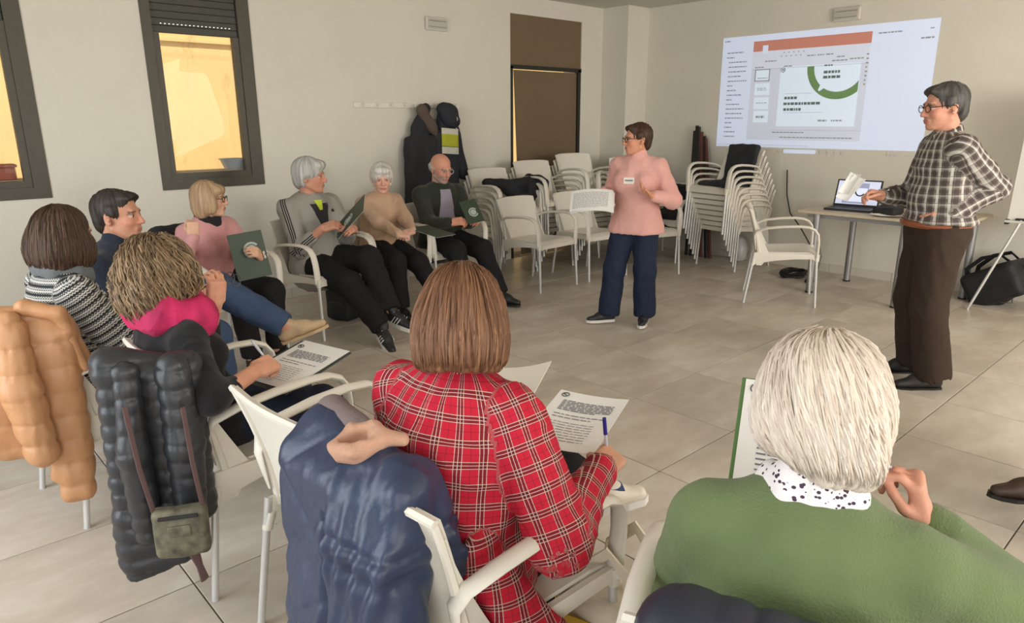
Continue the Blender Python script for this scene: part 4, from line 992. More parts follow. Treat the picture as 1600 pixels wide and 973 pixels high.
for u in (0.35, 0.558, 0.593, 0.628, 0.66): quad('', u, u+0.016, -0.043, -0.019, None, 5, sub=ic)
for u in (0.86, 0.876, 0.893): quad('', u, u+0.010, -0.046, -0.026, None, 5, sub=ic)
quad('', 0.93, 0.98, -0.042, -0.038, None, 5, sub=ic); ic.build('task_icon', glow('projected_icon', (196, 192, 186), 0.25), sc_)
tag(sc_, 'projected computer desktop with a slide window on the back wall', 'projection')
# ------------------------------------------------------------------ flip chart easel at the right edge
ez = empty('flip_chart', (6.55, 1.40, 0)); m_pole = mat('easel_aluminium', (205, 204, 200), 0.3, 0.6)
for p0, p1 in (((-0.06, 0.17, 0.0), (0.06, -0.06, 0.74)), ((-0.06, -0.75, 0.0), (0.06, -0.52, 0.74)), ((0.42, -0.29, 0.0), (0.10, -0.29, 1.0))):
    MB().tube([p0, p1], 0.011, 10).build('leg', m_pole, ez, True)
bd = MB().box((0.03, -0.66, 0.72), (0.05, 0.04, 1.70), 0.004, Matrix.Rotation(math.radians(5), 3, 'Y') ).build('board', mat('white_board', (222, 219, 210), 0.5), ez); bd.location = (-0.02, 0, 0)
MB().box((-0.01, -0.66, 0.715), (0.06, 0.05, 0.735), 0.003).build('tray', mat('white_tray', (205, 202, 194), 0.4), ez).location = (0.055, 0, 0)
MB().box((0.0, 0.02, 0.70), (0.04, 0.05, 0.74), 0.003).build('clamp', m_black, ez).location = (0.05, 0, 0)
MB().box((0.0, -0.12, 0.735), (0.04, -0.02, 0.752), 0.003).build('marker_holder', m_black, ez).location = (0.05, 0, 0)
MB().box((0.13, 0.0, 1.60), (0.17, 0.045, 1.66), 0.004).build('clamp', m_black, ez)
tag(ez, 'white flip chart board on a tripod at the right edge', 'easel')
# ------------------------------------------------------------------ bags, coats, leaning sticks, cables
m_nyl = mat('black_nylon', (24, 24, 26), 0.65, var=0.15, scale=14, bump=0.25, bscale=90)
m_nyl2 = mat('black_webbing', (16, 16, 18), 0.8)
def backpack(loc, rz, R, s, label, sag=0.0):
    r = empty('backpack', loc, rz)
    P = [rbx((0, 0, 0.20), (0.085, 0.11, 0.15), 0.045, R), el((0.10, 0, 0.13), (0.06, 0.11, 0.11), R), el((0.0, 0, 0.37), (0.09, 0.12, 0.06), R)]
    P = [xf(p, (0, 0, 0), np.eye(3), s) for p in P]
    if R is not None:
        for p in P: p.c = (np.asarray(R) @ (p.c-V3(0, 0, 0.16*s)))+V3(0, 0, 0.14*s)
    P.append(rbx((0, 0, -0.3), (1, 1, 0.302), 0, neg=True, k=0.0))
    new_obj('bag_body', sdf_mesh('bag', P, 0.010, 0.03, [m_nyl], disp=lambda V, i, c: 0.006*wob(V, 24, 2)), r)
    Rm = np.eye(3) if R is None else np.asarray(R); W = lambda p: Rm @ (np.array(p)*s-np.array([0, 0, 0.16*s]))+np.array([0, 0, 0.14*s if R is not None else 0.16*s])
    st = MB()
    for y in (0.07, -0.07):
        st.tube([W((-0.11, y, 0.36)), W((-0.19, y*1.2, 0.32)), W((-0.21, y*1.3, 0.20)), W((-0.17, y*1.3, 0.07)), W((-0.11, y, 0.04))], 0.013, 6, flat=(1.6, 0.5))
    st.build('shoulder_strap', m_nyl2, r, True)
    MB().tube([W((-0.06, 0.045, 0.41)), W((-0.065, 0.04, 0.47)), W((-0.065, -0.04, 0.47)), W((-0.06, -0.045, 0.41))], 0.009, 6).build('grab_handle', m_nyl2, r, True)
    MB().tube([W((0.14, -0.09, 0.20)), W((0.165, 0, 0.225)), W((0.14, 0.09, 0.20))], 0.004, 5).build('zip', mat('dark_zip', (60, 60, 62), 0.5), r, True)
    tag(r, label, 'backpack'); return r
backpack((2.62, 4.83, 0), math.radians(200), None, 0.72, 'small black backpack on the floor under the grey jacket man')
backpack((6.86, 1.50, 0), math.radians(-100), rotx(0.0) @ roty(1.05), 1.12, 'large black backpack slumped against the back wall by the easel')
# leaning bundle of dark folded sticks
fs_ = empty('folded_stand', (6.86, 4.52, 0))
for k, (y, h, c) in enumerate(((0.19, 1.40, 0), (0.13, 1.46, 0), (0.07, 1.45, 0), (0.0, 1.40, 1), (-0.07, 1.36, 0), (-0.12, 1.34, 1))):
    MB().box((0.0, -0.019, 0.0), (0.022, 0.019, h), 0.004, Matrix.Rotation(math.radians(7), 3, 'Y') @ Matrix.Rotation(math.radians(-4-1.4*k), 3, 'X'), (0, y-0.18, 0)).build('slat', [m_black, mat('reddish_wood', (96, 52, 44), 0.6)][c], fs_)
MB().box((0.05, -0.34, 0.95), (0.07, -0.12, 1.0), 0.003).build('cross_bar', m_black, fs_)
tag(fs_, 'bundle of dark folded wooden slats leaning on the back wall', 'folding stand')
# cables
m_cab = mat('black_cable', (22, 22, 24), 0.6); m_cabg = mat('grey_cable', (120, 118, 112), 0.6)
cc = MB(); pts = []
for i in range(150):
    t = i*0.33; pts.append((0.17*math.cos(t)*(1+0.12*math.sin(i*0.7)), 0.10*math.sin(t)*(1+0.15*math.cos(i*0.5)), 0.012+0.045*(i/150)+0.006*math.sin(i*1.3)))
cc.tube(pts, 0.006, 5); o = empty('cable_coil', (6.66, 3.14, 0)); cc.build('cable', m_cab, o, True)
MB().box((-0.045, -0.03, 0), (0.045, 0.03, 0.035), 0.006).build('power_brick', m_cab, o).location = (-0.16, -0.24, 0.0)
MB().tube([(0.1, -0.08, 0.02), (0.0, -0.16, 0.008), (-0.1, -0.22, 0.01), (-0.16, -0.24, 0.02)], 0.005, 5).build('lead', m_cab, o, True)
tag(o, 'coil of black cable with power brick on the floor under the table end', 'cable')
o = MB().tube([(6.30, 2.80, 0.70), (6.31, 2.79, 0.5), (6.33, 2.74, 0.3), (6.40, 2.79, 0.15), (6.46, 2.86, 0.03), (6.50, 2.92, 0.006)], 0.005, 6).build('power_cord', m_cabg, None, True); tag(o, 'thin grey cord hanging from the table to the floor', 'cord')
o = MB().tube([(7.085, 3.52, 1.0), (7.088, 3.5, 0.75), (7.08, 3.44, 0.56), (7.04, 3.33, 0.47), (6.95, 3.22, 0.40), (6.88, 3.05, 0.22), (6.8, 3.0, 0.02)], 0.006, 6).build('power_cord', m_cab, None, True); tag(o, 'black cord running down the wall behind the chair stack', 'cord')
# clear plastic bag on the floor beneath the stack
o = new_obj('plastic_bag', sdf_mesh('plastic_bag', [el((0, 0, 0.13), (0.09, 0.08, 0.15)), rbx((0, 0, -0.2), (1, 1, 0.2), 0, neg=True, k=0)], 0.012, 0.02, [mat('grey_plastic_film', (190, 190, 186), 0.3)], disp=lambda V, i, c: 0.012*wob(V, 30, 3)))
o.location = (6.98, 3.92, 0); tag(o, 'crumpled grey plastic bag on the floor behind the chair stack', 'bag')
# jackets thrown over the stacks and chairs
def cloth_blob(name, prims, m, loc, rz, label, cat, h=0.012, wr=0.008, f=26, k=0.04):
    o = new_obj(name, sdf_mesh(name, prims, h, k, [m], disp=lambda V, i, c: wr*wob(V, f, 2)+wr*0.5*wob(V, f*2.4, 4))); o.location = loc; o.rotation_euler = (0, 0, rz); return tag(o, label, cat)
m_jk = mat('black_wool', (30, 30, 33), 0.85, var=0.12, scale=18, bump=0.3, bscale=120)
m_jk2 = mat('charcoal_fleece', (40, 42, 46), 0.9, var=0.1, scale=20, bump=0.3, bscale=160)
a171 = math.radians(171); zt = 7*0.058; xo = 0.033*7
bx_, by_ = 6.72+math.cos(a171)*xo, 3.86+math.sin(a171)*xo
cloth_blob('jacket', [rbx((-0.05, 0.0, 0.455), (0.20, 0.17, 0.012), 0.022), rbx((-0.262, 0.0, 0.66), (0.012, 0.165, 0.17), 0.022, roty(-0.16)), rc((-0.30, -0.14, 0.81), (-0.30, 0.14, 0.81), 0.032), rc((0.13, 0.06, 0.46), (0.20, 0.20, 0.47), 0.04, 0.03), rc((-0.33, 0.12, 0.78), (-0.34, 0.15, 0.55), 0.03, 0.04)], m_jk2, (bx_, by_, zt), a171, 'charcoal jacket lying over the seat and back of the tallest chair stack', 'jacket')
cloth_blob('jacket', [rbx((-0.02, 0.0, 0.465), (0.18, 0.16, 0.02), 0.035), rbx((-0.25, 0.0, 0.62), (0.012, 0.19, 0.15), 0.03), rc((0.16, -0.12, 0.46), (0.22, 0.1, 0.36), 0.05, 0.04)], m_jk, (6.62, 4.62, 0), math.radians(185), 'black jacket bundled on the chair behind the woman in pink', 'jacket')
aA = math.radians(-92); zA = 4*0.058
cloth_blob('jacket', [rc((-0.05, -0.22, 0.69), (0.05, 0.10, 0.66), 0.040, 0.05), rc((0.05, 0.10, 0.66), (0.08, 0.36, 0.68), 0.055, 0.06), rbx((0.06, 0.30, 0.60), (0.07, 0.10, 0.07), 0.04), rc((-0.04, 0.34, 0.70), (0.16, 0.36, 0.66), 0.05, 0.05), rc((0.02, 0.0, 0.62), (0.1, 0.1, 0.52), 0.06, 0.07)], m_jk, (4.70+math.cos(aA)*0.13, 5.38+math.sin(aA)*0.165, zA), aA, 'black jacket heaped over the arms of the stack nearest the coats', 'jacket')
# coats hanging on the rack
m_coat = mat('dark_navy_wool', (38, 38, 42), 0.9, var=0.15, scale=14, bump=0.2, bscale=120); m_lin = mat('brown_lining', (88, 74, 66), 0.9)
cg = empty('hanging_coat', (3.98, YL-0.10, 0))
new_obj('coat_body', sdf_mesh('coat', [rbx((0.0, 0, 0.98), (0.10, 0.025, 0.34), 0.045), rc((0.0, 0, 1.42), (0.09, 0, 1.62), 0.09, 0.05, sq=((0, 1, 0), 1.5)), rc((-0.12, -0.02, 1.24), (-0.13, -0.01, 0.78), 0.055, 0.05), rc((0.14, -0.02, 1.3), (0.16, -0.02, 0.8), 0.06, 0.05), rbx((0.02, 0, 0.70), (0.13, 0.03, 0.06), 0.04)], 0.012, 0.05, [m_coat], disp=lambda V, i, c: 0.010*wob(V*np.array([1, 1, 0.25]), 45, 2)), cg)
new_obj('hood', sdf_mesh('hood', [rc((0.02, -0.03, 1.60), (0.12, -0.055, 1.44), 0.06, 0.05, sq=((0, 1, 0), 1.4)), rc((0.12, -0.05, 1.46), (0.17, -0.05, 1.36), 0.045, 0.02)], 0.010, 0.03, [m_lin], disp=lambda V, i, c: 0.006*wob(V, 40, 1)), cg)
tag(cg, 'long dark coat with brown hood lining hanging on the rack', 'coat')
cg = empty('hanging_jacket', (4.27, YL-0.10, 0))
m_nav = mat('navy_workwear', (36, 38, 46), 0.8, var=0.1, scale=16); m_hi = mat('high_visibility_yellow', (168, 172, 40), 0.8); m_ref = mat('reflective_silver', (196, 194, 180), 0.5)
new_obj('jacket_body', sdf_mesh('jk', [rbx((0.0, 0, 1.10), (0.10, 0.03, 0.26), 0.045), rc((0.0, 0, 1.4), (0.0, 0, 1.60), 0.10, 0.06, sq=((0, 1, 0), 1.4)), rc((0.12, 0, 1.42), (0.24, 0.0, 0.98), 0.06, 0.055), rc((-0.10, -0.02, 1.36), (-0.12, -0.02, 0.9), 0.055, 0.05)], 0.012, 0.05, [m_nav], disp=lambda V, i, c: 0.008*wob(V*np.array([1, 1, 0.3]), 45, 4)), cg)
new_obj('hood', sdf_mesh('hd', [el((0.03, -0.05, 1.57), (0.11, 0.06, 0.10)), el((0.06, -0.06, 1.50), (0.10, 0.05, 0.07)), el((-0.03, -0.04, 1.62), (0.07, 0.05, 0.06))], 0.010, 0.03, [m_nav], disp=lambda V, i, c: 0.007*wob(V, 36, 3)), cg)
for (z0, z1, m, nm) in ((1.385, 1.44, m_ref, 'reflective_band'), (1.27, 1.385, m_hi, 'yellow_panel'), (1.20, 1.265, m_ref, 'reflective_band')):
    MB().sheet(lambda u, v: (-0.09+0.20*u, -0.092-0.012*math.sin(math.pi*u)-0.004*math.sin(u*9), z0+(z1-z0)*v-0.015*u), 8, 3, 0.004).build(nm, m, cg, True)
MB().sheet(lambda u, v: (0.125+0.07*u+0.02*v*-1, -0.070+0.02*u, 1.36+0.08*v-0.04*u), 4, 3, 0.004).build('reflective_band', m_ref, cg, True)
MB().lathe([(0, 0.004), (0.02, 0.004), (0.022, 0)], 12, (0.075, -0.108, 1.52), Matrix.Rotation(math.pi/2, 3, 'X')).build('round_badge', m_ref, cg)
tag(cg, 'navy work jacket with yellow and silver bands hanging beside the long coat', 'jacket')
# ------------------------------------------------------------------ cloth patterns
def tartan(t, u, v, w_):
    c = mixc(t, 0.0, (188, 32, 54), (188, 32, 54)); P = 0.047
    for x in (u, v):
        c = mixc(t, mth(t, 'MULTIPLY', band(t, x, P, 0.0, 0.0165), 0.66), c, (70, 26, 34))
    for x in (u, v):
        for q in (-0.0072, 0.0, 0.0072): c = mixc(t, mth(t, 'MULTIPLY', band(t, x, P, q, 0.0015), 0.7), c, (226, 196, 180))
        c = mixc(t, mth(t, 'MULTIPLY', band(t, x, P, P/2, 0.0016), 0.45), c, (90, 20, 34))
    return c
def check(t, u, v, w_):
    c = mixc(t, 0.0, (142, 134, 126), (142, 134, 126)); P = 0.047
    for x, a in ((u, 0.75), (v, 0.62)): c = mixc(t, mth(t, 'MULTIPLY', band(t, x, P, 0.0, 0.020), a), c, (68, 58, 56))
    for x, a in ((u, 0.55), (v, 0.22)): c = mixc(t, mth(t, 'MULTIPLY', band(t, x, P, 0.024, 0.010), a), c, (222, 218, 210))
    for x in (u, v): c = mixc(t, mth(t, 'MULTIPLY', band(t, x, P, -0.014, 0.003), 0.7), c, (50, 42, 42))
    return c
def fairisle(t, u, v, w_):
    z = mth(t, 'ADD', v, mth(t, 'MULTIPLY', mth(t, 'PINGPONG', u, 0.006), 0.9))
    c = mixc(t, band(t, z, 0.0098, 0.0, 0.0046), (196, 194, 186), (62, 62, 62))
    c = mixc(t, band(t, v, 0.0295, 0.0, 0.0065), c, (46, 47, 48)); return mixc(t, mth(t, 'MULTIPLY', band(t, v, 0.0295, 0.0135, 0.004), 0.8), c, (214, 212, 204))
def track(t, u, v, w_):
    c = mixc(t, 0.0, (150, 146, 138), (150, 146, 138)); arm = mth(t, 'GREATER_THAN', mth(t, 'ABSOLUTE', w_), 0.5)
    for q in (-0.017, 0.0, 0.017):
        f = mth(t, 'LESS_THAN', mth(t, 'ABSOLUTE', mth(t, 'SUBTRACT', u, q)), 0.0045); c = mixc(t, mth(t, 'MULTIPLY', f, arm), c, (38, 36, 36))
    return c
def floral(t, u, v, w_):
    cx = nn(t, 'ShaderNodeCombineXYZ'); t.links.new(u, cx.inputs[0]); t.links.new(v, cx.inputs[1])
    vo = nn(t, 'ShaderNodeTexVoronoi', Scale=120.0); t.links.new(cx.outputs[0], vo.inputs['Vector'])
    n = nn(t, 'ShaderNodeTexNoise', Scale=40.0); t.links.new(cx.outputs[0], n.inputs['Vector'])
    f = mth(t, 'MULTIPLY', mth(t, 'LESS_THAN', vo.outputs['Distance'], 0.33), mth(t, 'GREATER_THAN', n.outputs[0], 0.44))
    return mixc(t, f, (232, 226, 226), (72, 56, 74))
m_tartan = pattern_mat('red_tartan_flannel', tartan); m_check = pattern_mat('grey_check_cotton', check); m_fair = pattern_mat('black_white_knit', fairisle, bump=0.5); m_track = pattern_mat('grey_track_fleece', track); m_floral = pattern_mat('floral_cotton', floral)
def wool(name, rgb, b=0.3): return mat(name, rgb, 0.9, var=0.07, scale=11, bump=b, bscale=220, sheen=0.15, spec=0.2)
def leather(name, rgb): return mat(name, rgb, 0.5, var=0.08, scale=20)
def jean(name, rgb): return mat(name, rgb, 0.85, var=0.10, scale=40, bump=0.15, bscale=400, spec=0.2)
m_blk = jean('black_trouser_cloth', (32, 31, 32)); m_jeans = jean('dark_denim', (38, 46, 66)); m_brown = jean('brown_trouser_cloth', (58, 46, 38)); m_navyj = jean('navy_denim', (34, 38, 54)); m_bluej = jean('blue_denim', (62, 78, 104))
m_sole = mat('white_rubber_sole', (222, 218, 210), 0.6); m_bsole = mat('black_sole', (26, 24, 22), 0.6); m_bshoe = leather('black_shoe_leather', (30, 27, 25)); m_tan = leather('tan_suede', (186, 158, 122)); m_pinks = leather('pale_pink_canvas', (196, 160, 140)); m_wsn = leather('white_sneaker_leather', (216, 206, 188)); m_brs = leather('brown_shoe_leather', (62, 44, 32))
m_gls = mat('dark_spectacle_frame', (40, 28, 24), 0.35)
h_dbrown = hair_mat('dark_brown_hair', (44, 32, 26), (96, 72, 56)); h_black = hair_mat('near_black_hair', (30, 26, 24), (66, 58, 52)); h_blond = hair_mat('dull_blond_hair', (130, 100, 72), (188, 160, 126)); h_grey = hair_mat('grey_hair', (128, 126, 122), (206, 204, 198)); h_white = hair_mat('white_hair', (176, 172, 166), (238, 234, 226)); h_curly = hair_mat('ash_brown_curls', (60, 46, 36), (170, 142, 108)); h_chest = hair_mat('chestnut_hair', (74, 48, 34), (150, 108, 78)); h_silver = hair_mat('silver_hair', (186, 168, 152), (240, 230, 216)); h_auburn = hair_mat('short_brown_hair', (42, 28, 22), (84, 58, 44)); h_salt = hair_mat('dark_grey_hair', (40, 38, 37), (96, 92, 88))
RC = lambda d, x, y=0.0: (math.cos(math.radians(d))*x-math.sin(math.radians(d))*y, math.sin(math.radians(d))*x+math.cos(math.radians(d))*y)
def seat_at(cx, cy, deg, label, back=-0.07):
    chair(cx, cy, deg, label, 'armchairs of the circle'); o = RC(deg, back); return (cx+o[0], cy+o[1])
def badge(J, y, z, w=0.075, h=0.045):
    """paper badge lying on the chest"""
    o = MB().box((-0.002, -w/2, -h/2), (0.002, w/2, h/2)).build('badge', m_white, J['body']); MB().box((0.002, -w/2+0.008, -0.004), (0.0028, w/2-0.01, 0.006)).build('badge_print', m_ink, o)
    p = J['chest']+J['lat']*y+J['d2']*z; bv = BVHTree.FromObject(J['top'], bpy.context.evaluated_depsgraph_get()); hit = bv.ray_cast(Vector(p+J['fw']*0.5), Vector(-J['fw']))
    c = np.array(hit[0]) if hit[0] else p+J['fw']*0.12; n = np.array(hit[1]) if hit[0] else J['fw']
    if np.dot(n, J['fw']) < 0: n = -n
    x = Vector(unit(n)); z_ = Vector((0, 0, 1)); z_ = (z_-x*x.dot(z_)).normalized(); y_ = z_.cross(x); o.matrix_local = Matrix(((x.x, y_.x, z_.x, c[0]+x.x*0.003), (x.y, y_.y, z_.y, c[1]+x.y*0.003), (x.z, y_.z, z_.z, c[2]+x.z*0.003), (0, 0, 0, 1))); return o
def pen(p, d, m, label, L=0.14):
    d = Vector(d).normalized(); p = Vector(p); r = empty('pen', p)
    MB().tube([(0, 0, 0), d*0.012, d*(L-0.02)], [0.001, 0.0042, 0.0042], 8).build('barrel', mat('clear_pen_barrel', (200, 200, 210), 0.2), r, True); MB().tube([d*(L-0.045), d*L], [0.0052, 0.0048], 8).build('cap', m, r, True); tag(r, label, 'pen')
m_bluecap = mat('blue_pen_cap', (44, 40, 130), 0.4)
G = 'seated participants'
# ---------- striped knit, far left
l = seat_at(0.66, 3.14, 8, 'white armchair under the woman in the black and white knit'); l = (l[0]-0.04, l[1]+0.035)
J = person('woman with brown bob in a black and white striped knit, seated seen from behind', l, 8, 1.60, seat=0.44, lean=-0.24, hunch=0.30, head=(14, 4, 0), arms={'R': {'l': (0.30, -0.10, 0.66)}, 'L': {'l': (0.30, 0.10, 0.66)}}, skin=(200, 150, 125), hair='long_bob', hmat=h_dbrown, top={'mat': m_fair, 'off': 0.018, 'loose': 0.02, 'wrinkle': 0.004}, bottom={'mat': m_blk}, shoes={'upper': m_bshoe, 'sole': m_bsole, 'style': 'plain'}, collar={'mat': wool('grey_cowl', (104, 108, 110)), 'r': (0.072, 0.078, 0.020, 0.034), 'name': 'cowl_collar', 'flat': 0.75}, group=G, bust=0.9, near=True)
locks(J, h_dbrown, 800, -0.125, 0.8, 0.0026, lift=0.002, seed=2)
# ---------- dark-haired person in navy
l = seat_at(0.93, 3.72, -38, 'white armchair under the dark haired person in navy')
J = person('dark haired person in a navy top, seated in profile by the window wall', l, -38, 1.66, male=True, tor=0.82, lean=-0.22, hunch=0.30, head=(-4, 0, 0), arms={'R': {'l': (0.28, -0.06, 0.66)}, 'L': {'l': (0.28, 0.06, 0.68)}}, legs={'R': {'l': (0.42, -0.02, 0.085)}, 'L': {'foot': (1.50, 3.40, 0.47), 'dir': (0.75, -0.45, 0.30), 'pole': (0.5, 0.3, 1.0)}}, skin=(196, 142, 116), lip=(172, 112, 96), brow=(50, 36, 30), hair='short', hmat=h_black, top={'mat': wool('navy_top', (38, 44, 56)), 'neck': 0.35, 'name': 'jacket'}, bottom={'mat': m_bluej, 'name': 'jeans'}, shoes={'upper': m_tan, 'sole': m_tan, 'style': 'laced'}, group=G)
# ---------- pink sweater with glasses
l = seat_at(1.60, 4.52, -72, 'white armchair under the seated woman in the pink sweater')
J = person('seated woman in a pink sweater and glasses, hand at her ear, holding a green folder', l, -72, 1.53, tor=0.83, lean=-0.14, hunch=0.26, head=(36, 0, 0), arms={'R': {'w': (1.395, 4.34, 0.85), 'pole': (-0.5, -0.3, -1), 'dir': (0.1, 0.05, 1), 'back': (-0.2, -1, 0), 'pose': 'fist'}, 'L': {'w': (1.735, 4.20, 0.70), 'pole': (0.4, 0.5, -1.0), 'dir': (-0.35, -0.35, 0.3), 'back': (0.5, -0.7, 0.3), 'pose': 'hold'}}, skin=(214, 168, 140), hair='fringe', hmat=h_blond, top={'mat': wool('soft_pink_knit', (206, 150, 148)), 'loose': 0.016}, bottom={'mat': m_blk}, shoes={'upper': m_bshoe, 'sole': m_bsole, 'style': 'plain'}, glasses=m_gls, collar={'mat': wool('black_neck_scarf', (36, 34, 36)), 'r': (0.056, 0.056, 0.025, 0.024), 'name': 'neck_scarf'}, group=G, bust=0.9)
badge(J, 0.05, -0.02)
# ---------- grey track jacket
l = seat_at(2.42, 4.70, -80, 'white armchair under the man in the grey track jacket')
J = person('grey haired man in a grey track jacket with black sleeve stripes, reading a dark folder', l, -80, 1.72, male=True, girth=1.12, belly=1.0, lean=-0.28, hunch=0.32, head=(34, 2, 0), arms={'R': {'w': (2.31, 4.48, 0.785), 'pole': (-0.35, 0.5, -1.0), 'dir': (0.55, -0.5, 0.25), 'back': (-0.3, -0.5, 0.8), 'pose': 'hold'}, 'L': {'w': (2.52, 4.43, 0.765), 'pole': (0.35, 0.5, -1.0), 'dir': (-0.45, -0.5, 0.15), 'back': (0.5, -0.5, 0.7), 'pose': 'hold'}}, legs={'R': {'foot': (2.47, 4.03, 0.13), 'dir': (-0.2, -0.9, -0.35), 'pole': (1, 0, 0.5)}, 'L': {'foot': (2.60, 4.12, 0.21), 'dir': (0.25, -0.9, -0.2), 'pole': (1, 0.1, 0.6)}}, skin=(198, 142, 116), lip=(172, 112, 96), brow=(120, 116, 110), hair='short_full', hmat=h_grey, top={'mat': m_track, 'off': 0.020, 'loose': 0.02, 'sleeve': 0.55, 'wrinkle': 0.006, 'face': 0.6, 'name': 'track_jacket'}, bottom={'mat': m_blk, 'loose': 0.018}, shoes={'upper': leather('black_trainer', (34, 32, 33)), 'sole': m_sole, 'scale': 1.05}, collar={'mat': wool('grey_jacket_collar', (138, 134, 126)), 'r': (0.072, 0.072, -0.005, 0.020), 'flat': 0.5, 'name': 'jacket_collar'}, group=G)
# dark inset and yellow neck lining on the track jacket, stripes on the trainers
ins = MB(); 
def chest_patch(J, name, m, ys, zs_, th=0.004, nu=6, nv=6, off=0.004):
    bv = BVHTree.FromObject(J['top'], bpy.context.evaluated_depsgraph_get())
    def f(u, v):
        z = zs_[0]+(zs_[1]-zs_[0])*v; y0 = ys[0][0]+(ys[1][0]-ys[0][0])*v; y1 = ys[0][1]+(ys[1][1]-ys[0][1])*v
        p = J['chest']+J['lat']*(y0+(y1-y0)*u)+J['d2']*z; h_ = bv.ray_cast(Vector(p+J['fw']*0.21), Vector(-J['fw'])); c = h_[0] if h_[0] else Vector(p+J['fw']*0.1); return tuple(c+Vector(J['fw'])*off)
    return MB().sheet(f, nu, nv, th).build(name, m, J['body'], True)
chest_patch(J, 'dark_inset', wool('dark_jacket_inset', (48, 46, 48)), [(-0.03, 0.035), (-0.075, 0.075)], (-0.04, 0.10)); chest_patch(J, 'yellow_lining', mat('lime_yellow_lining', (196, 208, 60), 0.8), [(-0.012, 0.012), (-0.04, 0.02)], (0.055, 0.125), off=0.009); chest_patch(J, 'chest_emblem', mat('black_emblem', (36, 34, 34), 0.8), [(0.105, 0.130), (0.110, 0.125)], (0.03, 0.05), off=0.006, nu=2, nv=2)
for nm in 'LR':
    st = MB(); R_ = J['fR'+nm]; o_ = J['shoeo'+nm]; sc2 = J['S']/1.66*1.05
    for s in (1, -1):
        for k in range(3): st.tube([o_+R_ @ (np.array([0.035+k*0.022+0.018*q, s*(0.043-0.010*q), 0.030+0.04*q])*sc2) for q in (0, 0.5, 1)], 0.005, 5, flat=(1.0, 0.7))
    st.build('side_stripes', m_sole, J['shoe'+nm])
# ---------- beige sweater
l = seat_at(3.06, 4.86, -90, 'white armchair under the white haired woman in beige')
J = person('white haired woman in a beige sweater, seated with folded hands', l, -90, 1.54, girth=1.12, belly=1.0, lean=-0.10, hunch=0.24, head=(-26, 8, 0), arms={'R': {'w': (2.93, 4.46, 0.665), 'pole': (-0.6, 0.6, -0.6), 'dir': (0.7, -0.4, -0.1), 'back': (0, -0.4, 1), 'pose': 'fist'}, 'L': {'w': (3.06, 4.47, 0.67), 'pole': (0.6, 0.6, -0.6), 'dir': (-0.8, -0.3, 0), 'back': (0, -0.4, 1), 'pose': 'relax'}}, legs={'L': {'foot': (3.16, 4.28, 0.16), 'pole': (1, 0, 1.0), 'dir': (0.5, -0.8, -0.2)}}, skin=(216, 168, 146), brow=(170, 160, 150), hair='short_full', hmat=h_white, top={'mat': wool('beige_knit', (190, 156, 128)), 'loose': 0.016, 'sleeve': 0.96}, bottom={'mat': m_blk}, shoes={'upper': m_bshoe, 'sole': m_bsole, 'style': 'plain'}, group=G, bust=1.15)
# ---------- bald man with cardigan
l = seat_at(3.66, 4.86, -96, 'white armchair under the bald bearded man')
J = person('bald bearded man in a dark green cardigan over a lilac shirt, holding a booklet', l, -96, 1.68, male=True, lean=-0.16, hunch=0.28, girth=1.05, head=(6, 14, 0), arms={'R': {'w': (3.49, 4.55, 0.705), 'pole': (-0.4, 0.5, -1.0), 'dir': (0.5, -0.6, 0.1), 'back': (-0.3, -0.6, 0.7), 'pose': 'hold'}, 'L': {'w': (3.75, 4.54, 0.705), 'pole': (0.4, 0.5, -1.0), 'dir': (-0.45, -0.6, 0.1), 'back': (0.4, -0.6, 0.7), 'pose': 'hold'}}, legs={'L': {'foot': (3.80, 4.30, 0.10), 'dir': (0.2, -1, 0)}, 'R': {'foot': (3.52, 4.36, 0.10), 'dir': (-0.1, -1, 0)}}, skin=(206, 146, 120), lip=(176, 112, 98), brow=(150, 140, 130), beard=(150, 140, 132), hair='bald', hmat=h_grey, top={'mat': wool('dark_green_cardigan', (46, 50, 40)), 'off': 0.020, 'loose': 0.018, 'name': 'cardigan'}, bottom={'mat': m_blk}, shoes={'upper': m_bshoe, 'sole': m_bsole, 'style': 'plain'}, glasses=mat('steel_spectacles', (206, 206, 200), 0.3, 0.5), collar={'mat': wool('lilac_shirt_collar', (170, 162, 172), 0.1), 'r': (0.060, 0.060, 0.008, 0.013), 'flat': 0.5, 'name': 'shirt_collar'}, group=G)
chest_patch(J, 'shirt_front', wool('lilac_shirt', (150, 142, 156), 0.1), [(-0.085, 0.085), (-0.045, 0.05)], (-0.17, 0.12), nv=8)
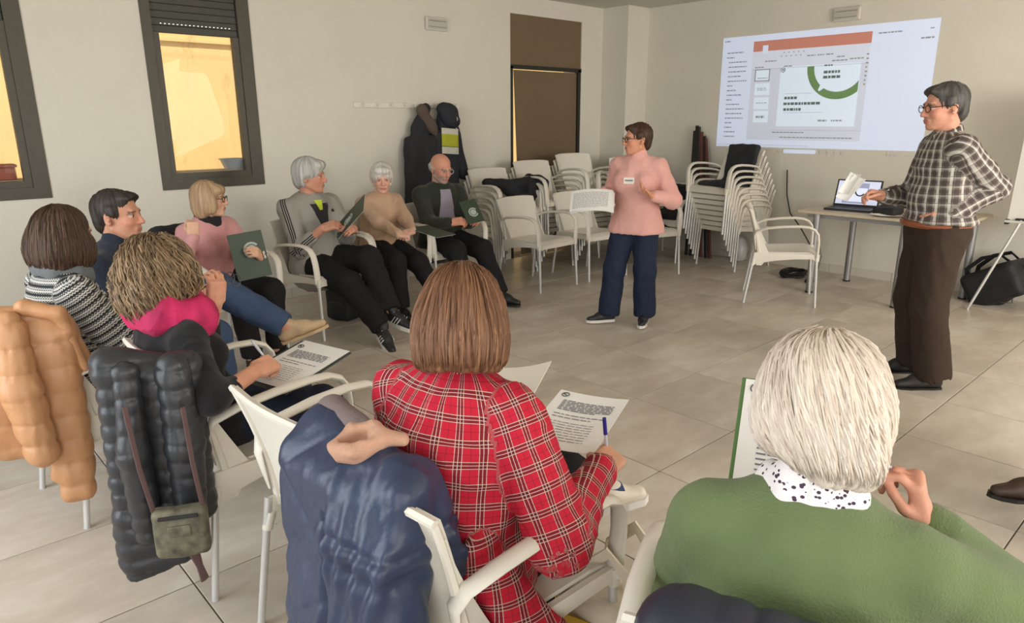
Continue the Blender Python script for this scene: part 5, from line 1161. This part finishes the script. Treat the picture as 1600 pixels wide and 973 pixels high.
# ---------- curly hair, magenta scarf
l = seat_at(0.885, 2.36, 4, 'white armchair under the curly haired woman'); l = (l[0]-0.05, l[1]+0.08)
JC = J = person('curly haired woman in black with a magenta scarf, writing on a clipboard', l, 4, 1.53, tor=0.86, lean=-0.45, hunch=0.45, head=(12, 4, 0), headoff=(-0.03, 0, -0.01), arms={'R': {'w': (0.845, 2.175, 0.715), 'pole': (-0.4, -1, -0.5), 'dir': (0.85, 0.35, 0.05), 'back': (0.1, -0.6, 0.9), 'pose': 'pen'}, 'L': {'w': (0.86, 2.53, 0.875), 'pole': (0.2, 0.8, -1), 'dir': (0.15, -0.1, 1), 'back': (0.2, -1, 0.1), 'pose': 'hold'}}, legs={'R': {'l': (0.46, -0.10, 0.085)}, 'L': {'l': (0.46, 0.10, 0.085)}}, skin=(206, 150, 122), hair='curly', hmat=h_curly, top={'mat': wool('black_knit', (30, 29, 31)), 'sleeve': 0.45, 'loose': 0.006, 'off': 0.010}, bottom={'mat': m_navyj, 'name': 'jeans'}, shoes={'upper': m_bshoe, 'sole': m_bsole, 'style': 'plain'}, collar={'mat': mat('magenta_wool', (178, 34, 84), 0.85, var=0.45, scale=11, bump=0.3, bscale=90), 'r': (0.098, 0.105, 0.012, 0.047), 'flat': 0.7, 'name': 'scarf', 'tilt': -0.3, 'folds': 0.009}, group=G, near=True, bust=0.9, hair_disp=0.005)
locks(J, h_curly, 1500, -0.15, 0.6, 0.0024, curl=0.012, lift=0.010, seed=5)
# ---------- tartan shirt, front
l = seat_at(0.96, 1.19, 2, 'white armchair under the woman in the red tartan shirt')
JT = J = person('woman with chestnut bob in a red tartan shirt, writing, seen from behind', l, 14, 1.60, girth=1.06, lean=-0.05, hunch=0.34, twist=0.05, head=(30, 14, 0), headoff=(-0.03, 0.01, 0.0), arms={'R': {'w': (1.185, 0.985, 0.695), 'pole': (-0.55, -0.5, -0.7), 'dir': (0.9, 0.25, 0.05), 'back': (0.1, -0.5, 0.9), 'pose': 'pen'}, 'L': {'w': (1.20, 1.43, 0.68), 'pole': (-0.3, 1, -0.5), 'pose': 'relax'}}, legs={'R': {'foot': (1.30, 1.27, 0.085), 'dir': (1, 0.15, 0)}, 'L': {'foot': (1.36, 1.19, 0.50), 'dir': (0.75, -0.45, 0.05), 'pole': (0.4, 0.8, 0.8)}}, skin=(196, 146, 118), hair='long_bob', hmat=h_chest, top={'mat': m_tartan, 'off': 0.018, 'loose': 0.024, 'sleeve': 0.97, 'hem': 0.06, 'extra': [rc((-0.10, -0.15, 0.60), (0.0, -0.275, 0.33), 0.05, 0.075, sq=((0.3, 1, 0), 2.2), uvf=((0, 0, 0.5), (0, 0, 1), (0, -1, 0), 0.2, 0, 0))], 'wrinkle': 0.006, 'name': 'tartan_shirt'}, bottom={'mat': m_blk}, shoes={'upper': m_pinks, 'upperL': m_wsn, 'sole': m_sole}, collar={'mat': m_tartan, 'r': (0.066, 0.066, 0.012, 0.014), 'flat': 0.45, 'name': 'shirt_collar'}, group=G, near=True, bust=0.8)
for x0 in (0.005, 0.062):   # blue patches on the raised trainer
    R_, o_, q_ = J['fRL'], J['shoeoL'], J['S']/1.66
    MB().sheet(lambda u, v: o_+R_ @ (np.array([x0+0.042*u, (v-0.5)*0.062, 0.094-0.24*(x0+0.042*u)-0.30*((v-0.5)*0.062)**2/0.062*2+0.006])*q_), 4, 6, 0.003).build('blue_patch', mat('blue_suede', (58, 74, 118), 0.8), J['shoeL'], True)
locks(J, h_chest, 1300, -0.122, 0.8, 0.0024, lift=0.003, seed=8)
# ---------- green sweater, front right
l = seat_at(1.10, 0.45, 24, 'white armchair under the white haired woman in green')
JG = J = person('woman with silver hair in a green sweater, pen in her raised hand, seen from behind', l, 22, 1.56, girth=1.06, tor=0.77, lean=-0.02, hunch=0.34, head=(0, 12, 0), headoff=(-0.01, 0, 0.035), arms={'R': {'w': (1.255, 0.315, 0.83), 'pole': (0.1, -1, -0.7), 'dir': (-0.1, 0.25, 1), 'back': (0.3, -0.9, 0.2), 'pose': 'pen'}, 'L': {'w': (1.30, 0.70, 0.66), 'pole': (-0.6, 0.3, -1), 'dir': (0.8, 0.1, 0.3), 'pose': 'hold'}}, skin=(204, 146, 122), hair='swept', hmat=h_silver, top={'mat': wool('moss_green_knit', (104, 120, 80), 0.35), 'off': 0.020, 'loose': 0.024, 'wrinkle': 0.003}, bottom={'mat': m_blk}, shoes={'upper': m_bshoe, 'sole': m_bsole, 'style': 'plain'}, collar={'mat': m_floral, 'r': (0.064, 0.066, 0.018, 0.030), 'flat': 0.55, 'name': 'floral_collar'}, group=G, near=True, bust=0.9)
locks(J, h_silver, 2000, -0.11, 0.8, 0.0019, sweep=1.0, lift=0.005, seed=11)
# ---------- presenter in pink
J10 = J = person('standing woman in a pink turtleneck sweater and jeans holding printed sheets', (4.16, 3.19), 200, 1.49, seat=None, lean=-0.02, hunch=0.12, head=(-52, 2, 0), arms={'R': {'w': (3.95, 3.35, 1.00), 'pole': (0.5, 0.6, -1.0), 'dir': (-0.6, 0.35, -0.05), 'back': (0, 0.2, 1), 'pose': 'hold'}, 'L': {'w': (4.03, 2.97, 1.00), 'pole': (0.5, -0.5, -1.0), 'dir': (-0.5, 0.25, 0.35), 'back': (0.3, 0.2, -1), 'pose': 'open'}}, legs={'R': {'foot': (4.05, 3.33, 0.085), 'dir': (-0.75, 0.45, 0)}, 'L': {'foot': (4.22, 3.12, 0.085), 'dir': (-0.85, -0.45, 0)}}, skin=(206, 146, 116), brow=(70, 48, 38), hair='short', hmat=h_auburn, top={'mat': wool('rose_pink_knit', (222, 168, 158)), 'neck': 0.42, 'loose': 0.022, 'off': 0.016, 'hem': 0.08, 'cut': -0.085, 'sleeve': 0.86}, bottom={'mat': m_jeans, 'name': 'jeans', 'cuff': 0.040, 'loose': 0.014, 'end': 1.0}, shoes={'upper': leather('black_sneaker', (36, 36, 40)), 'sole': m_sole}, glasses=m_gls, girth=1.04, bust=1.0)
badge(J, -0.02, -0.01)
# ---------- presenter in checked shirt
J11 = J = person('standing man in a grey checked shirt and brown trousers, hand on hip, holding papers', (4.39, 1.27), 128, 1.70, male=True, seat=None, lean=0.0, hunch=0.10, girth=1.10, belly=1.0, head=(8, 6, 0), arms={'L': {'w': (4.26, 1.18, 1.01), 'pole': (0.75, -0.62, 0.15), 'dir': (-0.5, 0.65, -0.25), 'back': (-0.7, -0.7, 0.2), 'pose': 'relax'}, 'R': {'w': (4.29, 1.55, 1.08), 'pole': (0.7, 0.1, -0.8), 'dir': (-0.5, 0.45, 0.1), 'back': (0.5, 0.3, 0.7), 'pose': 'hold'}}, legs={'L': {'foot': (4.35, 1.17, 0.085), 'dir': (-0.70, 0.71, 0)}, 'R': {'foot': (4.56, 1.34, 0.085), 'dir': (-0.62, 0.78, 0)}}, skin=(202, 146, 122), lip=(172, 112, 98), brow=(60, 54, 50), hair='short', hmat=h_salt, top={'mat': m_check, 'off': 0.018, 'loose': 0.024, 'hem': 0.02, 'cut': 0.055, 'wrinkle': 0.006, 'name': 'checked_shirt'}, bottom={'mat': m_brown, 'cuff': 0.040, 'loose': 0.016, 'end': 1.0, 'off': 0.014}, shoes={'upper': m_bshoe, 'sole': m_bsole, 'style': 'plain', 'scale': 1.05}, glasses=m_gls, collar={'mat': m_check, 'r': (0.064, 0.066, 0.012, 0.014), 'flat': 0.45, 'name': 'shirt_collar'})
bl = MB(); bl.tube([J['pel']+np.array([0, 0, 0.045])+np.array([math.cos(t)*0.150*1.08+0.012, math.sin(t)*0.178*1.05, 0]) for t in np.linspace(0, 2*math.pi, 29)], 0.018, 6, flat=(1.0, 1.0)).build('belt', leather('brown_belt', (140, 78, 48)), J['body'], True)
# ---------- foot of a participant cut by the right edge
l = seat_at(3.46, 0.14, 137, 'white armchair beyond the right edge under the participant with brown shoes')
person('seated participant beyond the right edge, only a brown laced shoe in view', l, 137, 1.70, male=True, lean=-0.15, hunch=0.2, legs={'R': {'foot': (3.17, 0.41, 0.15), 'dir': (-0.74, 0.67, 0.12)}, 'L': {'foot': (3.05, 0.12, 0.085), 'dir': (-0.9, 0.4, 0)}}, hair='short', hmat=h_salt, top={'mat': wool('navy_top', (38, 44, 56))}, bottom={'mat': m_brown}, shoes={'upper': m_brs, 'sole': m_bsole, 'style': 'laced'}, group=G)
# ------------------------------------------------------------------ coats on the chairs near the camera
def coat_obj(name, prims, m, cx, cy, deg, label, quilt, h=0.0075, k=0.055, z=0.0):
    o = new_obj(name, sdf_mesh(name, prims, h, k, [m], disp=quilt, want_cloth=True)); o.location = (cx, cy, z); o.rotation_euler = (0, 0, math.radians(deg)); return tag(o, label, 'coat')
def puff(period, amp, ang=0.0, seed=1, wr=0.004):
    """horizontal channels of a quilted coat in its own frame (z up), gathered along the seams"""
    def f(V, i, c):
        z = V[:, 2]+math.tan(ang)*V[:, 1]+0.006*wob(V, 14, seed); s = np.abs(np.sin(np.pi*z/period)); return amp*(s**0.32-0.80)+wr*wob(V*np.array([1, 1, 0.35]), 120, seed+1)*(1.25-s)+1.2*wr*folds(V, 26, seed)*s+0.010*wob(V*np.array([1, 1, 0.5]), 11, seed+2)
    return f
m_tanp = mat('tan_nylon_puffer', (190, 140, 98), 0.45, var=0.06, scale=6, bump=0.15, bscale=60); m_blkp = mat('black_nylon_puffer', (44, 45, 49), 0.38, var=0.08, scale=7, bump=0.12, bscale=60); m_navp = mat('navy_nylon_puffer', (42, 54, 80), 0.40, var=0.07, scale=7, bump=0.12, bscale=60); m_navd = mat('dark_navy_puffer', (34, 38, 52), 0.5, var=0.06, scale=8, bump=0.12, bscale=60)
def panels(O, hv):
    """helpers for a coat hung over a chair back: h runs along the visible side, n points out of it"""
    hv = unit((*hv, 0)); nv = np.cross(hv, (0, 0, 1.0)); R = np.stack([hv, np.cross((0, 0, 1.0), hv), (0, 0, 1.0)], 1)
    at = lambda h, n, z: np.array([O[0], O[1], 0])+hv*h+nv*n+np.array([0, 0, z])
    slab = lambda h, z, hw, hz, r, n=0.0, tilt=0.0, th=0.008: rbx(at(h, n, z), (hw, th, hz), r, R @ roty(tilt))
    limb = lambda h0, n0, z0, h1, n1, z1, ra, rb_, fl=1.0: rc(at(h0, n0, z0), at(h1, n1, z1), ra, rb_, sq=(nv, fl))
    return at, slab, limb, R, hv, nv
# tan puffer on the striped woman's chair
at, slab, limb, R_, hv_, nv_ = panels((-0.245, -0.245), (0.94, -0.34))
P = [slab(-0.045, 0.47, 0.020, 0.31, 0.034, tilt=0.05), slab(-0.10, 0.50, 0.045, 0.24, 0.035, -0.01), slab(-0.17, 0.57, 0.07, 0.20, 0.045, -0.03), limb(-0.32, -0.02, 0.80, -0.36, 0.0, 0.42, 0.075, 0.075, 1.2), slab(-0.34, 0.56, 0.07, 0.17, 0.05, -0.05), limb(-0.06, -0.03, 0.825, -0.36, -0.05, 0.84, 0.052, 0.06), limb(-0.03, -0.02, 0.83, 0.035, -0.01, 0.66, 0.032, 0.018, 1.4), rbx(at(0.0, 0, 0.02), (0.5, 0.3, 0.10), 0, R_ @ roty(-0.10), neg=True, k=0.01), rbx(at(-0.37, 0.0, 0.10), (0.22, 0.3, 0.22), 0, R_ @ roty(0.12), neg=True, k=0.01)]
cn = coat_obj('puffer_jacket', P, m_tanp, 0.66, 3.14, 8, 'tan quilted puffer jacket over the back of the leftmost chair', puff(0.092, 0.010, 0.06, 1, 0.004), k=0.045)
new_obj('sleeve', sdf_mesh('sleeve', [limb(-0.175, 0.03, 0.83, -0.165, 0.065, 0.60, 0.060, 0.066, 1.2), limb(-0.165, 0.065, 0.60, -0.135, 0.07, 0.36, 0.064, 0.050, 1.2)], 0.0075, 0.02, [m_tanp], disp=puff(0.088, 0.011, -0.12, 3, 0.004), want_cloth=True), cn)
new_obj('collar', sdf_mesh('collar', [limb(-0.02, 0.03, 0.855, 0.03, 0.02, 0.64, 0.022, 0.014, 1.6), limb(-0.02, 0.03, 0.855, -0.12, 0.0, 0.885, 0.024, 0.03)], 0.007, 0.02, [m_tanp], disp=lambda V, i, c: 0.003*folds(V, 40, 1)), cn)
# long black puffer on the curly woman's chair
at, slab, limb, R_, hv_, nv_ = panels((-0.285, -0.245), (0.91, -0.415))
P = [slab(-0.205, 0.52, 0.010, 0.30, 0.034, -0.01, 0.03), slab(-0.11, 0.48, 0.04, 0.28, 0.032, -0.02), slab(-0.055, 0.56, 0.030, 0.22, 0.036, 0.0), slab(-0.005, 0.58, 0.006, 0.24, 0.026, -0.02), slab(-0.150, 0.25, 0.055, 0.10, 0.040, 0.0), limb(-0.21, -0.03, 0.835, -0.02, -0.03, 0.80, 0.046, 0.042), rbx(at(-0.1, 0, 0.06), (0.5, 0.3, 0.115), 0, R_ @ roty(-0.16), neg=True, k=0.008)]
cn = coat_obj('puffer_coat', P, m_blkp, 0.885, 2.36, 4, 'long black quilted puffer coat over the chair of the curly haired woman', puff(0.055, 0.0085, 0.05, 2, 0.003), k=0.042)
new_obj('sleeve', sdf_mesh('sleeve', [limb(-0.165, 0.03, 0.82, -0.175, 0.055, 0.58, 0.040, 0.042), limb(-0.175, 0.055, 0.58, -0.165, 0.055, 0.32, 0.042, 0.036)], 0.0075, 0.02, [m_blkp], disp=puff(0.052, 0.006, 0.1, 3, 0.003), want_cloth=True), cn)
new_obj('sleeve', sdf_mesh('sleeve', [limb(-0.045, 0.03, 0.81, -0.035, 0.055, 0.58, 0.052, 0.052, 1.15), limb(-0.035, 0.055, 0.58, -0.040, 0.05, 0.38, 0.052, 0.044, 1.15)], 0.0075, 0.02, [m_blkp], disp=puff(0.054, 0.006, -0.15, 4, 0.003), want_cloth=True), cn)
# crossbody bag hung on it
bg = empty('crossbody_bag', (0.50, 1.965, 0.285), math.radians(62)); bg.scale = (0.76, 0.76, 0.82); m_cam = mat('camouflage_fabric', (96, 92, 74), 0.6, var=0.7, scale=22); m_strap = mat('mauve_strap', (96, 72, 70), 0.7)
new_obj('bag_body', sdf_mesh('bag', [rbx((0, 0, 0.10), (0.012, 0.075, 0.07), 0.022), el((0, 0, 0.08), (0.045, 0.085, 0.08))], 0.007, 0.02, [m_cam], disp=lambda V, i, c: 0.003*wob(V, 40)), bg)
MB().box((-0.045, -0.07, 0.165), (-0.035, 0.07, 0.178), 0.003).build('zip_flap', mat('black_zip', (30, 30, 30), 0.4), bg)
MB().box((-0.048, -0.04, 0.10), (-0.042, 0.04, 0.14), 0.003).build('front_pocket', m_cam, bg)
for y, z1, y1 in ((0.085, 0.58, 0.13), (-0.085, 0.56, -0.06)): MB().tube([(0, y, 0.16), (-0.02, (y+y1)/2, 0.36), (0.0, y1, z1)], 0.010, 6, flat=(1.0, 0.35)).build('strap', m_strap, bg, True)
MB().tube([(0, -0.03, 0.01), (-0.005, -0.045, -0.05), (0.0, -0.055, -0.11)], [0.020, 0.012, 0.016], 6, flat=(1.2, 0.5)).build('hanging_strap_end', m_strap, bg, True)
tag(bg, 'small camouflage crossbody bag hanging over the long black coat', 'bag')
# navy puffer on the tartan woman's chair
P = [rbx((-0.325, 0.10, 0.59), (0.012, 0.10, 0.19), 0.05), rc((-0.33, 0.11, 0.46), (-0.36, 0.15, 0.20), 0.115, 0.135, sq=((1, 0, 0), 1.4)), rbx((-0.345, -0.07, 0.57), (0.012, 0.07, 0.11), 0.05), rc((-0.355, -0.06, 0.45), (-0.38, -0.04, 0.18), 0.095, 0.12, sq=((1, 0, 0), 1.4)), rc((-0.285, -0.08, 0.825), (-0.275, 0.20, 0.83), 0.042, 0.055), rc((-0.25, 0.24, 0.78), (-0.28, 0.27, 0.32), 0.045, 0.075), rc((-0.335, -0.07, 0.74), (-0.34, -0.04, 0.66), 0.062, 0.075, sq=((1, 0, 0), 1.3)), rc((-0.23, -0.10, 0.80), (-0.19, -0.14, 0.60), 0.040, 0.045), rc((-0.30, -0.135, 0.80), (-0.335, -0.125, 0.48), 0.045, 0.06)]
def navq(V, i, c):
    y, z = V[:, 1], V[:, 2]; right = (y < 0.012)
    a = np.abs(np.sin(np.pi*(z*0.78+y*0.62+0.02)/0.15)); b = np.abs(np.sin(np.pi*(z*0.75-y*0.70)/0.22)); dl = 0.012*(np.minimum(a, b)**0.4-0.75)
    gz = np.exp(-((z-0.415)/0.022)**2); dr2 = -0.016*gz-0.010*np.exp(-((z-0.655)/0.018)**2)-0.008*np.exp(-((z-0.71)/0.01)**2)+0.006*np.sin(y*115+3*np.sin(z*11))*(0.35+np.exp(-((z-0.415)/0.09)**2)+np.exp(-((z-0.66)/0.08)**2))
    fold = -0.03*np.exp(-((y-0.018)/0.014)**2)*(z < 0.74)
    return np.where(right, dr2, dl)+fold*0.8+0.003*wob(V, 48, 3)+0.0035*folds(V, 24, 2)+0.0015*folds(V, 62, 1)
cn = coat_obj('puffer_coat', P, m_navp, 0.96, 1.19, 2, 'navy blue puffer coat over the chair of the woman in tartan', navq, h=0.0065)
new_obj('lining', sdf_mesh('lining', [rc((-0.265, -0.0, 0.865), (-0.25, 0.20, 0.865), 0.028, 0.034), rc((-0.25, 0.20, 0.865), (-0.250, 0.28, 0.78), 0.034, 0.028)], 0.007, 0.02, [mat('mauve_grey_lining', (122, 108, 106), 0.9, var=0.1, scale=30, bump=0.3, bscale=150)], disp=lambda V, i, c: 0.003*wob(V, 50, 1)), cn)
sf = sdf_mesh('cap', [el((0, 0, 0), (0.085, 0.062, 0.050)), el((0.01, 0.0, 0.034), (0.064, 0.040, 0.045), neg=True, k=0.012), rc((-0.07, 0.0, 0.015), (-0.02, 0.052, 0.022), 0.014), rc((-0.02, 0.052, 0.022), (0.06, 0.035, 0.020), 0.014), rc((0.06, 0.035, 0.02), (0.075, -0.02, 0.010), 0.014), rc((-0.07, 0.0, 0.015), (-0.01, -0.054, 0.020), 0.014), rc((-0.01, -0.054, 0.020), (0.075, -0.02, 0.010), 0.014), rc((0.06, 0.0, 0.0), (0.13, -0.02, -0.015), 0.03, 0.022)], 0.0055, 0.018, [mat('beige_knit_cap', (188, 146, 122), 0.9, var=0.08, scale=20, bump=0.3, bscale=200)], disp=lambda V, i, c: 0.006*folds(V, 38, 2))
o = new_obj('knit_cap', sf); o.location = (0.650, 1.175, 0.872); o.rotation_euler = (0.25, -0.25, -0.6); o.scale = (0.68, 0.68, 0.68); tag(o, 'beige knitted cap tucked on top of the navy coat', 'cap')
# dark navy puffer on the green woman's chair
P = [rbx((-0.33, -0.02, 0.60), (0.02, 0.17, 0.16), 0.05), rc((-0.30, -0.22, 0.770), (-0.30, 0.15, 0.795), 0.050, 0.058), rc((-0.31, 0.17, 0.75), (-0.34, 0.22, 0.40), 0.055, 0.06), rc((-0.31, -0.25, 0.74), (-0.34, -0.32, 0.40), 0.06, 0.06), rbx((-0.36, 0.0, 0.36), (0.02, 0.22, 0.14), 0.05)]
def vestq(V, i, c):
    s = np.abs(np.sin(np.pi*(V[:, 2]-0.790)/0.075)); s2 = np.abs(np.sin(np.pi*V[:, 1]/0.055)); return 0.012*(s**0.4-0.75)+0.005*(s2**0.35-0.8)+0.003*wob(V, 55, 2)
coat_obj('quilted_jacket', P, m_navd, 1.10, 0.45, 24, 'dark navy quilted jacket over the chair in the bottom right foreground', vestq)
# dark jacket behind the seated woman in pink
cloth_blob('jacket', [rbx((-0.33, 0.0, 0.66), (0.015, 0.20, 0.16), 0.035), rc((-0.30, -0.2, 0.82), (-0.30, 0.2, 0.82), 0.045), rc((-0.34, -0.24, 0.78), (-0.34, -0.27, 0.55), 0.045)], m_jk, (1.60, 4.52, 0), math.radians(-72), 'black jacket over the chair back of the seated woman in pink', 'jacket')
# ------------------------------------------------------------------ papers, folders, pens
m_green = mat('green_folder_card', (52, 66, 50), 0.5, var=0.04, scale=10); m_logo = mat('pale_print', (170, 178, 168), 0.7); m_lg2 = mat('green_print', (92, 122, 84), 0.7)
A4 = [(0.095, 0.045, 7, -0.075, 0.080, 0.0045), (0.02, 0.005, 2, -0.075, 0.08, 0.0035), (-0.02, -0.12, 9, -0.08, 0.06, 0.0022)]
def emblem(o, x, y, r, z, m=m_logo):
    e = MB(); e.lathe([(0, z), (r*0.62, z)], 20, (x, y, 0)); e.build('emblem', m, o); e2 = MB(); n = 28; vs = []
    for k in range(n):
        t = k/(n-1)*math.radians(300)+0.6; vs += [(x+r*math.cos(t), y+r*math.sin(t), z), (x+r*0.74*math.cos(t), y+r*0.74*math.sin(t), z)]
    e2.add(vs, [(2*k, 2*k+1, 2*k+3, 2*k+2) for k in range(n-1)]); e2.build('emblem_ring', m, o)
def folder(w, h, th, label, cover=m_green, name='folder', page=True):
    r = empty(name); MB().box((-w/2, -h/2, 0), (w/2, h/2, th), 0.001).build('cover', cover, r); 
    if page: MB().box((-w/2+0.004, -h/2+0.004, -0.003), (w/2-0.002, h/2-0.004, 0.0), 0.0005).build('pages', m_paper, r)
    tag(r, label, 'folder'); return r
# tartan woman: printed sheet and the cream page of her open folder
o = flat_sheet('paper_sheet', 0.21, 0.297, 0.001, m_paper, 0.006); printed(o, 0.21, 0.297, A4, bend=0.006, z=0.0014); place(o, (1.335, 1.20, 0.705), (0.36, -0.93, 0.0), (-0.12, -0.02, 1)); tag(o, 'printed sheet with ringed logo under the pen of the tartan woman', 'paper')
o = flat_sheet('paper_sheet', 0.23, 0.30, 0.002, mat('cream_card', (222, 214, 200), 0.7), 0.012); place(o, (1.33, 1.49, 0.715), (0.5, -0.86, 0.0), (-0.2, 0.12, 1)); tag(o, 'blank cream folder page on the lap of the tartan woman', 'paper')
w_ = JT['body'].matrix_basis; hp_ = JT['body'].matrix_basis @ Vector(JT['hcR']); pen(hp_+Vector((0.015, 0.012, -0.03)), (-0.10, 0.05, 1), m_bluecap, 'ballpoint pen with blue cap in the hand of the tartan woman')
# clipboard of the curly woman
cb = empty('clipboard'); MB().box((-0.12, -0.17, -0.004), (0.12, 0.17, 0.0), 0.001).build('board', mat('dark_green_board', (48, 56, 52), 0.5), cb)
sh = flat_sheet('sheet', 0.21, 0.297, 0.001, m_paper, 0.0, cb); sh.location = (0, 0.0, 0.003); printed(sh, 0.21, 0.297, A4, seed=4, z=0.0012)
sh2 = flat_sheet('under_sheet', 0.215, 0.30, 0.001, m_paper, 0.0, cb); sh2.location = (0.0, 0.025, 0.001)
place(cb, (1.02, 2.27, 0.665), (0.35, -0.93, 0.0), (-0.10, -0.10, 1)); tag(cb, 'clipboard with printed sheet on the lap of the curly haired woman', 'clipboard')
hp_ = JC['body'].matrix_basis @ Vector(JC['hcR']); pen(hp_+Vector((0.03, 0.01, -0.035)), (-0.45, 0.25, 0.9), mat('clear_pen_cap', (190, 190, 195), 0.3), 'clear pen in the writing hand of the curly haired woman')
hp_ = JC['body'].matrix_basis @ Vector(JC['hcL'])
gl = MB(); 
for s in (1, -1): gl.tube([hp_+Vector((0.05+0.016*math.cos(t)+0.01, s*0.028-0.02, 0.02+0.022*math.sin(t))) for t in np.linspace(0, 6.283, 15)], 0.002, 5)
gl.tube([hp_+Vector((0.055, 0.02, 0.03)), hp_+Vector((-0.03, 0.0, 0.005)), hp_+Vector((-0.10, -0.03, -0.02))], 0.0028, 5); o = gl.build('spectacles', mat('dark_grey_frame', (60, 60, 62), 0.3), None, True); tag(o, 'folded spectacles in the raised hand of the curly haired woman', 'spectacles')
# folder page held by the green woman, her pen
r = folder(0.215, 0.30, 0.003, 'green edged folder with a printed sheet held by the woman in green', mat('bright_green_card', (88, 128, 70), 0.5), page=False)
sh = flat_sheet('sheet', 0.205, 0.29, 0.001, m_paper, 0.0, r); sh.location = (0.004, 0.0, 0.006); printed(sh, 0.205, 0.29, [(0.075, -0.12, 16, -0.06, 0.09, 0.004)], seed=9, z=0.0012)
place(r, (1.44, 0.66, 0.80), (0.42, -0.90, 0.0), (-0.62, -0.28, 0.75))
hp_ = JG['body'].matrix_basis @ Vector(JG['hcR']); pen(hp_+Vector((-0.05, 0.07, 0.06)), (0.75, -0.55, -0.5), m_bluecap, 'ballpoint pen with blue cap in the raised hand of the woman in green', 0.145)
# seated pink woman's folder
r = folder(0.205, 0.285, 0.004, 'dark green folder with pale emblem held upright by the seated woman in pink'); emblem(r, 0.02, 0.03, 0.05, 0.0048)
place(r, (1.665, 4.20, 0.715), (0.95, -0.25, 0.12), (-0.15, -0.95, 0.25))
# grey jacket man's folder
r = folder(0.22, 0.30, 0.004, 'dark green folder tilted in the hands of the grey jacket man'); emblem(r, 0.0, 0.03, 0.05, 0.0048); place(r, (2.475, 4.37, 0.86), (0.80, 0.55, 0.1), (-0.72, 0.20, 0.55))
# beige woman's sheet on her lap
r = folder(0.22, 0.30, 0.003, 'dark folder lying on the lap of the woman in beige'); place(r, (3.20, 4.42, 0.675), (0.9, 0.2, 0.0), (0.05, -0.15, 1))
# bald man's booklet
r = folder(0.15, 0.21, 0.006, 'dark green booklet with pale emblem held by the bald man'); emblem(r, 0.01, -0.01, 0.042, 0.0068); place(r, (3.64, 4.47, 0.785), (0.96, -0.10, 0.05), (-0.25, -0.80, 0.62))
# presenter's sheets
r = empty('printed_sheets'); 
for k in range(3):
    q = flat_sheet('sheet', 0.30, 0.21, 0.001, m_paper, -0.02-0.006*k, r); q.location = (0.006*k, -0.004*k, -0.003*k)
    if k == 0: printed(q, 0.30, 0.21, [(0.07, -0.08, 14, -0.13, 0.12, 0.003)], seed=3, bend=-0.02, z=0.0016, logo=False)
place(r, (3.80, 3.32, 0.965), (0.62, -0.78, 0.0), (-0.55, -0.35, 0.76)); tag(r, 'fanned printed sheets in the right hand of the standing woman in pink', 'paper')
# checked presenter's papers and pen
r = empty('folded_papers'); q = flat_sheet('sheet', 0.075, 0.17, 0.001, m_paper, 0.008, r); q2 = flat_sheet('sheet', 0.06, 0.16, 0.001, m_paper, 0.012, r); q2.location = (0.02, -0.02, 0.006); q2.rotation_euler = (0.12, 0, 0.2)
r.scale = (1, 1, 1); place(r, (4.195, 1.69, 1.12), (0.55, 0.75, -0.2), (-0.75, -0.15, 0.6)); tag(r, 'folded white papers in the hand of the man in the checked shirt', 'paper')
hp_ = J11['body'].matrix_basis @ Vector(J11['hcR']); pen(hp_+Vector((0.02, -0.01, -0.01)), (0.35, -0.40, 0.35), mat('dark_red_marker', (70, 36, 36), 0.4), 'dark marker in the hand of the man in the checked shirt', 0.13)
# yellow and white tote bag on the floor
tb_ = empty('tote_bag', (1.245, 0.955, 0.03), math.radians(10)); m_tote = mat('cream_canvas', (222, 212, 190), 0.85, bump=0.2, bscale=200); m_yel2 = mat('yellow_canvas', (214, 178, 62), 0.8)
new_obj('bag_body', sdf_mesh('tote', [rbx((0, 0, 0.15), (0.05, 0.13, 0.12), 0.03), rbx((0, 0, -0.3), (1, 1, 0.30), 0, neg=True, k=0)], 0.010, 0.02, [m_tote], disp=lambda V, i, c: 0.010*wob(V, 22, 1)), tb_)
for x in (-0.055, 0.055): MB().tube([(x, 0.07, 0.27), (x*1.2, 0.06, 0.40), (x*1.3, 0.0, 0.46), (x*1.2, -0.06, 0.40), (x, -0.07, 0.27)], 0.020, 6, flat=(1.2, 0.3)).build('handle', m_tote, tb_, True)
MB().sheet(lambda u, v: (-0.088-0.004*math.sin(u*7), -0.11+0.22*u, 0.03+0.22*v), 6, 6, 0.004).build('yellow_panel', m_yel2, tb_, True)
MB().sheet(lambda u, v: (-0.05+0.10*u, 0.163+0.003*math.sin(u*9), 0.05+0.24*v), 5, 5, 0.004).build('yellow_panel', m_yel2, tb_, True)
tag(tb_, 'cream and yellow canvas tote bag on the floor beside the tartan woman', 'bag')
